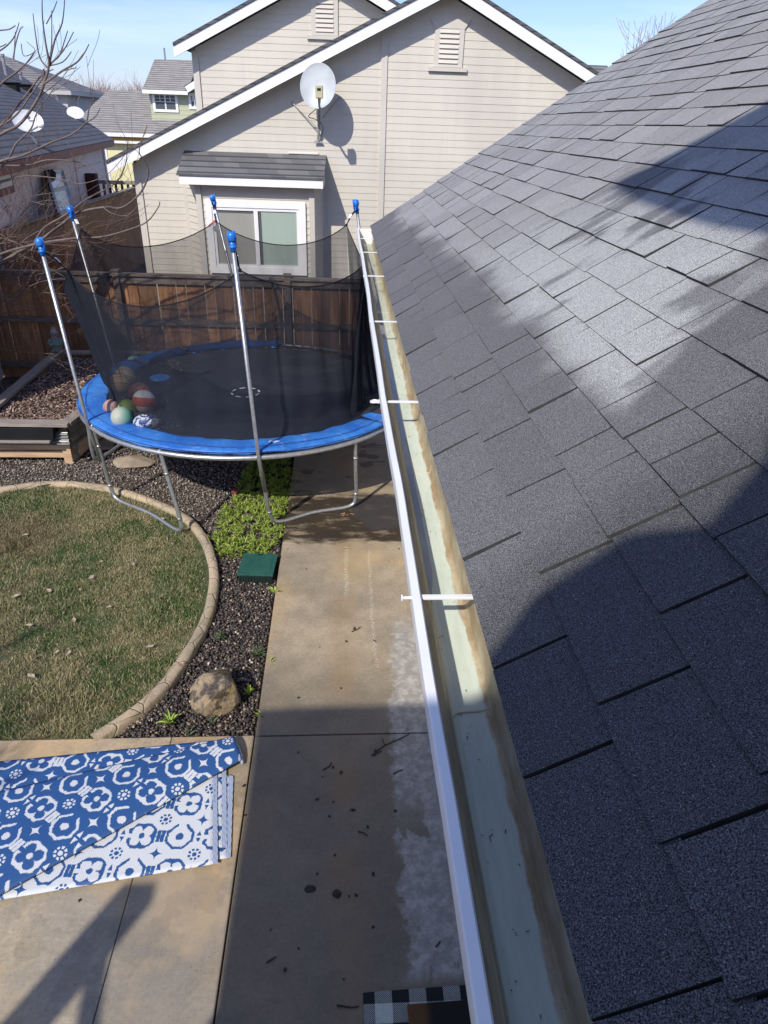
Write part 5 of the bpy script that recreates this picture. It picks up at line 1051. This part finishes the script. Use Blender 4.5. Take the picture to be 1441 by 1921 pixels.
def hwin(p0, p1, y, par, mat='glassD', grid=2, trim=.12):
    A = atY(*p0, y); B = atY(*p1, y); x0, x1 = sorted((A.x, B.x)); z0, z1 = sorted((A.z, B.z)); m = MB()
    m.box((x0-trim, y-.06, z1), (x1+trim, y-.01, z1+trim)); m.box((x0-trim, y-.06, z0-trim), (x1+trim, y-.01, z0)); m.box((x0-trim, y-.06, z0), (x0, y-.01, z1)); m.box((x1, y-.06, z0), (x1+trim, y-.01, z1))
    o = m.build('window', M['white'], par); m = MB(); m.box((x0, y-.03, z0), (x1, y-.012, z1)); m.build('pane', M[mat], o)
    m = MB()
    for k in range(1, grid*2):
        x = x0+(x1-x0)*k/(grid*2); t_ = .03 if k != grid else .06; zz = z0 if k == grid else z0+(z1-z0)*.55; m.box((x-t_/2, y-.045, zz), (x+t_/2, y-.031, z1))
    m.box((x0, y-.0455, z0+(z1-z0)*.52), (x1, y-.0312, z0+(z1-z0)*.56)); m.box((x0, y-.0452, z0+(z1-z0)*.77), (x1, y-.0314, z0+(z1-z0)*.795)); m.build('muntins', M['white'], o); return o
hwin((83, 180), (106, 188), hy, hh_)
m = MB(); q = atY(149, 178, hy+1); m.tube([q, Vector((q.x-.15, q.y-.2, q.z-.3)), Vector((q.x-.15, q.y-.2, 0))], .07, 8); m.build('downspout', M['wall_hip'], hh_)
# green dormer house with beige roof
gy_ = 40.; gh = thing('green_house', atY(260, 320, gy_), 'pale green and yellow house with brown grey roof and dormer in the distance', 'house')
e0_ = atY(150, 250, gy_); e1_ = atY(420, 254, gy_); rg0 = atY(203, 169, gy_+4.5); rg1 = atY(430, 178, gy_+4.5); zE = e0_.z*.5+e1_.z*.5; zR = rg0.z
m = MB(); m.add([Vector((e0_.x-.6, gy_-.4, zE)), Vector((e1_.x, gy_-.4, zE)), Vector((rg1.x, gy_+4.5, zR)), Vector((rg0.x, gy_+4.5, zR)), Vector((e0_.x-1.6, gy_+9, zE)), Vector((e1_.x, gy_+9, zE))], [(0, 1, 2, 3), (0, 3, 4), (3, 2, 5, 4)]); o = m.build('roof', M['roof_beige'], gh); s_ = o.modifiers.new('s', 'SOLIDIFY'); s_.thickness = .12
x0_ = atY(197, 300, gy_).x; m = MB(); m.box((x0_, gy_, 0), (e1_.x, gy_+.2, zE-.30)); m.build('wall', M['wall_yellow'], gh)
m = MB(); m.box((x0_-.5, gy_-.30, zE-.32), (e1_.x, gy_-.001, zE-.12)); m.box((x0_-.35, gy_-.02, 0), (x0_-.02, gy_+.3, zE-.33)); m.build('ochre_band', M['ochre'], gh)
m = MB(); m.box((e0_.x-.5, gy_-.5, zE-.14), (e1_.x, gy_-.405, zE+.02)); m.box((x0_-.3, gy_-.33, zE-.44), (e1_.x, gy_-.055, zE-.325)); m.box((x0_+.0, gy_-.03, 0), (x0_+.16, gy_-.002, zE-.56)); m.build('trim', M['white'], gh)
dy = gy_+1.2; d0 = atY(279, 170, dy); d1 = atY(420, 260, dy); m = MB(); zt_ = atY(280, 168, dy).z
lapseg(m, (d0.x, dy, 0), (d1.x, dy, 0), zE+.1, zt_, .2); lapseg(m, (d0.x, dy+4, 0), (d0.x, dy, 0), zE+.1, zt_, .2)
gk = [(345, 168), (352, 162), (420, 118), (480, 168)]
m.build('dormer_wall', M['wall_green'], gh)
A = atY(267, 168, dy-.4); B = atY(352, 170, dy-.4); Cc = atY(290, 111, dy+2.6); D2 = atY(372, 113, dy+2.6)
m = MB(); m.add([A, Vector((B.x, B.y, A.z)), D2, Cc, Vector((A.x, dy+5.5, A.z)), Vector((D2.x, dy+5.5, A.z))], [(0, 1, 2, 3), (0, 3, 4), (3, 2, 5, 4)]); o = m.build('dormer_roof', M['roof_beige'], gh); s_ = o.modifiers.new('s', 'SOLIDIFY'); s_.thickness = .12
Gp = [atY(350, 168, dy-.5), atY(420, 125, dy-.5), atY(490, 168, dy-.5)]; m = MB(); m.prism([Gp[0]+Vector((.1, .05, 0)), Gp[1]+Vector((0, .05, 0)), Gp[2]+Vector((0, .05, 0))], (0, .3, 0)); m.build('gable_wall', M['wall_green'], gh)
m = MB(); m.bar(Gp[0], Gp[1], .06, .28, up=(0, 0, 1)); m.bar(A+Vector((0, -.03, -.08)), Vector((B.x, B.y-.03, A.z-.08)), .05, .16); m.build('rake_board', M['white'], gh)
m = MB(); ru = [Gp[0]+Vector((-.15, -.05, .12)), Gp[1]+Vector((0, -.05, .16))]; m.add([ru[0], ru[1], ru[1]+Vector((0, 3.5, 0)), ru[0]+Vector((0, 3.5, 0))], [(0, 1, 2, 3)]); m.build('cross_roof', M['roof_beige'], gh)
hwin((290, 178), (331, 206), dy, gh); hwin((358, 180), (372, 200), dy, gh)
m = MB(); q = atY(310, 111, dy+2.6); m.tube([q-Vector((0, 0, .1)), q+Vector((0, 0, .5))], .05, 6); m.build('vent_stack', M['dullsteel'], gh)
A = atY(168, 212, 56.); m = MB(); fh = thing('far_house', (A.x, 56, 0), 'low far house with brown grey roof between the grey and green houses', 'house')
m.add([atY(120, 228, 56), atY(215, 232, 56), atY(222, 178, 61), atY(150, 176, 61)], [(0, 1, 2, 3)]); m.build('roof', M['roof_beige'], fh); m = MB(); q0 = atY(150, 232, 56.2); q1 = atY(215, 232, 56.2); m.box((q0.x, 56.2, 0), (q1.x, 61, q0.z)); m.build('wall', M['wall_hip'], fh)
m = MB(); q = atY(160, 231, 55.9); m.box((q.x-.3, 55.85, q.z-.05), (q.x+1.5, 55.95, q.z+.12)); m.build('gutter', M['white'], fh)
# far roof at right behind the neighbour
ry = 24.; rh = thing('right_far_house', (atY(1110, 140, ry).x, ry, 0), 'distant house showing only a grey roof right of the beige gable', 'house')
m = MB(); m.add([atY(1020, 175, ry), atY(1190, 180, ry), atY(1139, 123, ry+3), atY(1060, 120, ry+3)], [(0, 1, 2, 3)]); m.build('roof', M['roof_hip'], rh)
m = MB(); q0, q1 = atY(1030, 178, ry+.3), atY(1180, 182, ry+.3); m.box((q0.x, ry+.3, 0), (q1.x, ry+3, q0.z)); m.build('wall', M['wall_hip'], rh)
# ------------------------------------------------------------------ trees
def grow(mb, p, d, L, r, lv, rnd, sides=4, spread=.55, up=.12, kids=(2, 4), nseg=4, minr=.003):
    P = [Vector(p)]; R = [r]; d = Vector(d).normalized()
    for i in range(nseg):
        d = (d+Vector((rnd.uniform(-1, 1), rnd.uniform(-1, 1), rnd.uniform(-.6, 1)))*.13+Vector((0, 0, up))).normalized(); P.append(P[-1]+d*L/nseg); R.append(max(r*(1-.6*(i+1)/nseg), minr))
    mb.tube(P, R, sides, caps=False)
    if lv > 0:
        for k in range(rnd.randint(*kids)+1):
            i = rnd.randint(1, nseg); a = d.orthogonal().normalized(); a.rotate(Matrix.Rotation(rnd.uniform(0, 6.28), 3, d)); nd = (d+a*rnd.uniform(.5, 1.1)*spread*2).normalized()
            grow(mb, P[i], nd, L*rnd.uniform(.5, .8), max(R[i]*.65, minr), lv-1, rnd, sides, spread, up, kids, nseg, minr)
def faretree(px, y, pytop, seed, label, name='bare_tree', lv=3, mat='paletwig', r=.16, minr=.010):
    base = atY(px, 240, y); top = atY(px, pytop, y).z; t = thing(name, (base.x, y, 0), label, 'tree', None); rnd = random.Random(seed)
    m = MB(); h = top*.36; m.tube([(base.x, y, 0), (base.x+.1, y, h*.5), (base.x, y, h)], [r, r*.8, r*.6], 6); m.build('trunk', M[mat], t)
    m = MB()
    for k in range(5): grow(m, (base.x, y, h), (rnd.uniform(-.5, .5), rnd.uniform(-.5, .5), 1), top*.3, r*.5, lv-1, rnd, 3, .45, .08, (2, 4), 4, minr)
    zs = max(v[2] for v in m.v); f_ = (top-h)/(zs-h); m.v = [(x_, y_, h+(z_-h)*f_) for x_, y_, z_ in m.v]
    m.build('crown', M[mat], t)
labs = ['first bare tree left in the row over the far roofs', 'second bare tree in the row over the far roofs', 'bushy bare tree third in the far row', 'fourth bare tree in the far row near the dormer', 'fifth bare tree just left of the green dormer', 'bare tree at far left edge above the dark roof', 'last faint bare tree right of the row behind the dormer']
for i, (px, y, pt) in enumerate([(150, 78, 128), (183, 82, 137), (207, 76, 133), (232, 84, 140), (272, 74, 122), (4, 76, 105), (255, 88, 145)]): faretree(px, y, pt, 20+i, labs[i])
faretree(1215, 32, 8, 55, 'thin bare tree rising behind the near roof ridge', lv=4, minr=.012, r=.14)
N = 9000; X = rng.uniform(-36, -18, N); Y = rng.uniform(92, 98, N); H_ = 1.0+.5*np.sin(X*1.3)+.3*np.sin(X*3.1)
o = scatter('distant_brush', [(-.5, 0, 0), (.5, 0, 0), (0, 0, 1)], [(0, 1, 2)], np.c_[X, Y, rng.uniform(0, 1, N)*(4.6+H_)], np.c_[np.full(N, .08), np.full(N, .1), rng.uniform(.8, 1.8, N)], np.c_[rng.uniform(-.5, .5, N), rng.uniform(-.5, .5, N), rng.uniform(0, 6.28, N)], simple('far_brush', (.30, .20, .18), (.36, .28, .25), 1, .9)); tag(o, 'hazy brown line of leafless brush beyond the houses', 'brush')
# near shrub at left, traced main limbs plus twigs
st = thing('bare_shrub', (-6.2, 10.0, 0), 'large leafless many stemmed shrub at left in front of the fence', 'shrub')
Ms = MB(); Tw = MB(); rnd = random.Random(3)
def limb(px, y0, y1, r0, r1, mb=None, sides=6, twigs=0, tl=.5):
    n_ = len(px); P = [atY(a_, b_, y0+(y1-y0)*i/(n_-1)) for i, (a_, b_) in enumerate(px)]; P = smoothpath(P, 4); R = [r0+(r1-r0)*i/(len(P)-1) for i in range(len(P))]; (mb or Ms).tube(P, R, sides, caps=False)
    for k in range(twigs):
        i = rnd.randint(1, len(P)-2); d = (P[i+1]-P[i]).normalized(); a_ = Vector((rnd.uniform(-1, 1), rnd.uniform(-.6, .6), rnd.uniform(-.5, 1))); grow(Tw, P[i], (d+a_*.8), tl*rnd.uniform(.4, 1), max(R[i]*.35, .003), 1, rnd, 4, .4, .06, (1, 2), 5, .002)
Y0 = 9.0
limb([(-150, 400), (-60, 300), (0, 253), (33, 236), (55, 211), (75, 178), (83, 155), (82, 130)], Y0, 8.6, .021, .009, twigs=2)
limb([(83, 155), (92, 122), (86, 83), (80, 36), (79, -10)], 8.6, 8.5, .014, .004)
limb([(92, 122), (103, 75), (117, 42), (122, -10)], 8.6, 8.4, .011, .004)
limb([(90, 128), (75, 108), (67, 67), (62, 25)], 8.6, 8.6, .009, .004); limb([(92, 118), (97, 83), (97, 20)], 8.6, 8.5, .008, .004); limb([(87, 45), (100, 20), (107, 2)], 8.5, 8.5, .006, .004)
limb([(83, 157), (117, 133), (144, 117), (158, 100), (167, 83)], 8.6, 8.3, .011, .004); limb([(92, 120), (111, 105), (120, 80), (127, 58)], 8.6, 8.4, .008, .004); limb([(94, 121), (119, 95), (138, 60)], 8.6, 8.3, .008, .004)
limb([(94, 123), (118, 116), (134, 97)], 8.6, 8.4, .007, .004); limb([(118, 133), (130, 130), (144, 127)], 8.5, 8.4, .006, .004)
limb([(-120, 330), (-40, 215), (0, 160), (25, 140), (50, 118), (66, 95)], 9.2, 8.9, .018, .004, twigs=2); limb([(25, 110), (30, 80), (38, 55), (44, 50)], 9, 9, .008, .004); limb([(-40, 110), (0, 95), (25, 72), (36, 42)], 9.1, 9.0, .01, .004); limb([(-30, 95), (0, 88), (12, 82)], 9.2, 9.2, .008, .004); limb([(-30, 62), (0, 57), (17, 55), (29, 48)], 9.2, 9.1, .009, .005); limb([(26, 112), (28, 75), (29, 60)], 9, 9, .006, .004); limb([(40, 82), (45, 105), (66, 95), (50, 78)], 9, 9, .005, .003)
limb([(-80, 340), (0, 303), (42, 292), (97, 267), (133, 253), (161, 230), (167, 205), (178, 180)], 8.9, 8.4, .016, .004, twigs=3); limb([(161, 230), (178, 220), (188, 203)], 8.4, 8.4, .007, .004); limb([(-40, 360), (14, 300), (30, 270), (58, 242), (70, 210), (102, 165)], 8.9, 8.7, .014, .004, twigs=3)
limb([(-90, 300), (0, 235), (40, 190), (75, 145), (100, 130)], 9.3, 9.2, .015, .005, twigs=2); limb([(-60, 262), (20, 225), (60, 175), (85, 140)], 9.1, 8.9, .012, .005, twigs=1)
limb([(-40, 520), (36, 472), (69, 455), (111, 425), (144, 400), (194, 389), (230, 389), (264, 361), (278, 328), (273, 303), (261, 283), (276, 236)], 9.2, 8.5, .022, .004, twigs=5)
limb([(-30, 490), (20, 470), (83, 455), (117, 450), (150, 446), (194, 444), (250, 428), (278, 414), (297, 389), (300, 378)], 9.1, 8.5, .018, .004, twigs=3)
limb([(194, 389), (210, 400), (240, 404), (262, 380)], 8.8, 8.7, .006, .003); limb([(60, 470), (80, 430), (120, 405), (165, 372), (215, 345), (235, 310), (240, 265)], 9, 8.7, .012, .004, twigs=5); limb([(-20, 310), (50, 310), (90, 300), (150, 305), (190, 330), (215, 360)], 9, 8.8, .010, .004, twigs=4)
limb([(0, 340), (50, 330), (110, 335), (150, 345), (200, 328), (235, 290)], 9, 8.8, .009, .003, twigs=4)
for k in range(19):                                                     # arching lower stems
    x0_, y0_ = rnd.uniform(-80, 20), rnd.uniform(430, 600); hgt = rnd.uniform(-160, 60); rn = rnd.uniform(90, 210)
    limb([(x0_, y0_), (x0_+rn*.35, y0_+hgt*.5-20), (x0_+rn*.7, y0_+hgt*.85-10), (x0_+rn, y0_+hgt+rnd.uniform(-30, 30))], rnd.uniform(9.2, 10), rnd.uniform(8.8, 9.6), rnd.uniform(.005, .010), .0025, Ms, 5, twigs=2, tl=.7)
for k in range(26):
    p = atY(rnd.uniform(-90, 40), rnd.uniform(430, 660), rnd.uniform(9.2, 10.2)); grow(Tw, p, (rnd.uniform(.1, 1), rnd.uniform(-.3, .2), rnd.uniform(-.3, .9)), rnd.uniform(.5, 1.2), rnd.uniform(.004, .007), 2, rnd, 4, .45, .04, (1, 3), 5, .002)
for k in range(5): q = Vector((-6.2+k*.15, 10.0, -.1)); Ms.tube([q, q+Vector((-.2+.1*k, 0, .8)), atY(-120+25*k, 420-30*k, 9.6)], [.06, .05, .035], 7)
Ms.build('stems', M['bark'], st, smooth=True); Tw.build('twigs', M['twig'], st)
# dry ornamental grass beyond the fence
q = atY(92, 470, 12.6); N = 9000; rr = np.abs(rng.normal(0, .33, N)); aa = rng.uniform(0, 6.28, N)
og = scatter('ornamental_grass', [(-.5, 0, 0), (.5, 0, 0), (.38, .3, .6), (-.38, .3, .6), (-.08, .9, 1), (.08, .9, 1)], [(0, 1, 2, 3), (3, 2, 5, 4)], np.c_[q.x+rr*np.cos(aa)*.9, q.y+rr*np.sin(aa)*.7, rng.uniform(.6, 1.35, N)], np.c_[np.full(N, .008), rng.uniform(.1, .45, N), rng.uniform(.3, .7, N)], np.c_[rng.uniform(-.1, .5, N), np.zeros(N), aa-1.57], M['drygrass'], kind=None); tag(og, 'clump of dry reddish ornamental grass beyond the fence', 'grass clump')
N = 9000; X = rng.uniform(-8.5, -3.3, N); Y = rng.uniform(11.3, 16, N)
ds = scatter('brushwood', FL_V, FL_F, np.c_[X, Y, rng.uniform(-.05, .12, N)+.25*np.exp(-(Y-12)**2)], np.c_[rng.uniform(.03, .22, N), rng.uniform(.006, .02, N), rng.uniform(.02, .2, N)], np.c_[rng.uniform(-.8, .8, (N, 2)), rng.uniform(0, 6.28, N)], M['litter']); tag(ds, 'dry brown brushwood on the ground behind the fence', 'brushwood')
# bare tree behind the photographer, dappling the lawn
sh = thing('bare_tree', (-6.6, -1.2, 0), 'bare garden tree behind the photographer shading the lawn', 'tree'); rnd = random.Random(9)
m = MB(); m.tube([(-6.6, -1.2, -.1), (-6.5, -1.1, 1.2), (-6.55, -1.0, 2.4)], [.16, .13, .11], 8); m.build('trunk', M['bark'], sh); m = MB()
for k in range(6): grow(m, (-6.55, -1., 2.3), (rnd.uniform(-.7, .7), rnd.uniform(-.7, .7), 1), 1.9, .07, 3, rnd, 5, .5, .1, (2, 4), 4, .008)
m.build('crown', M['bark'], sh)
print('objects', len(bpy.data.objects))
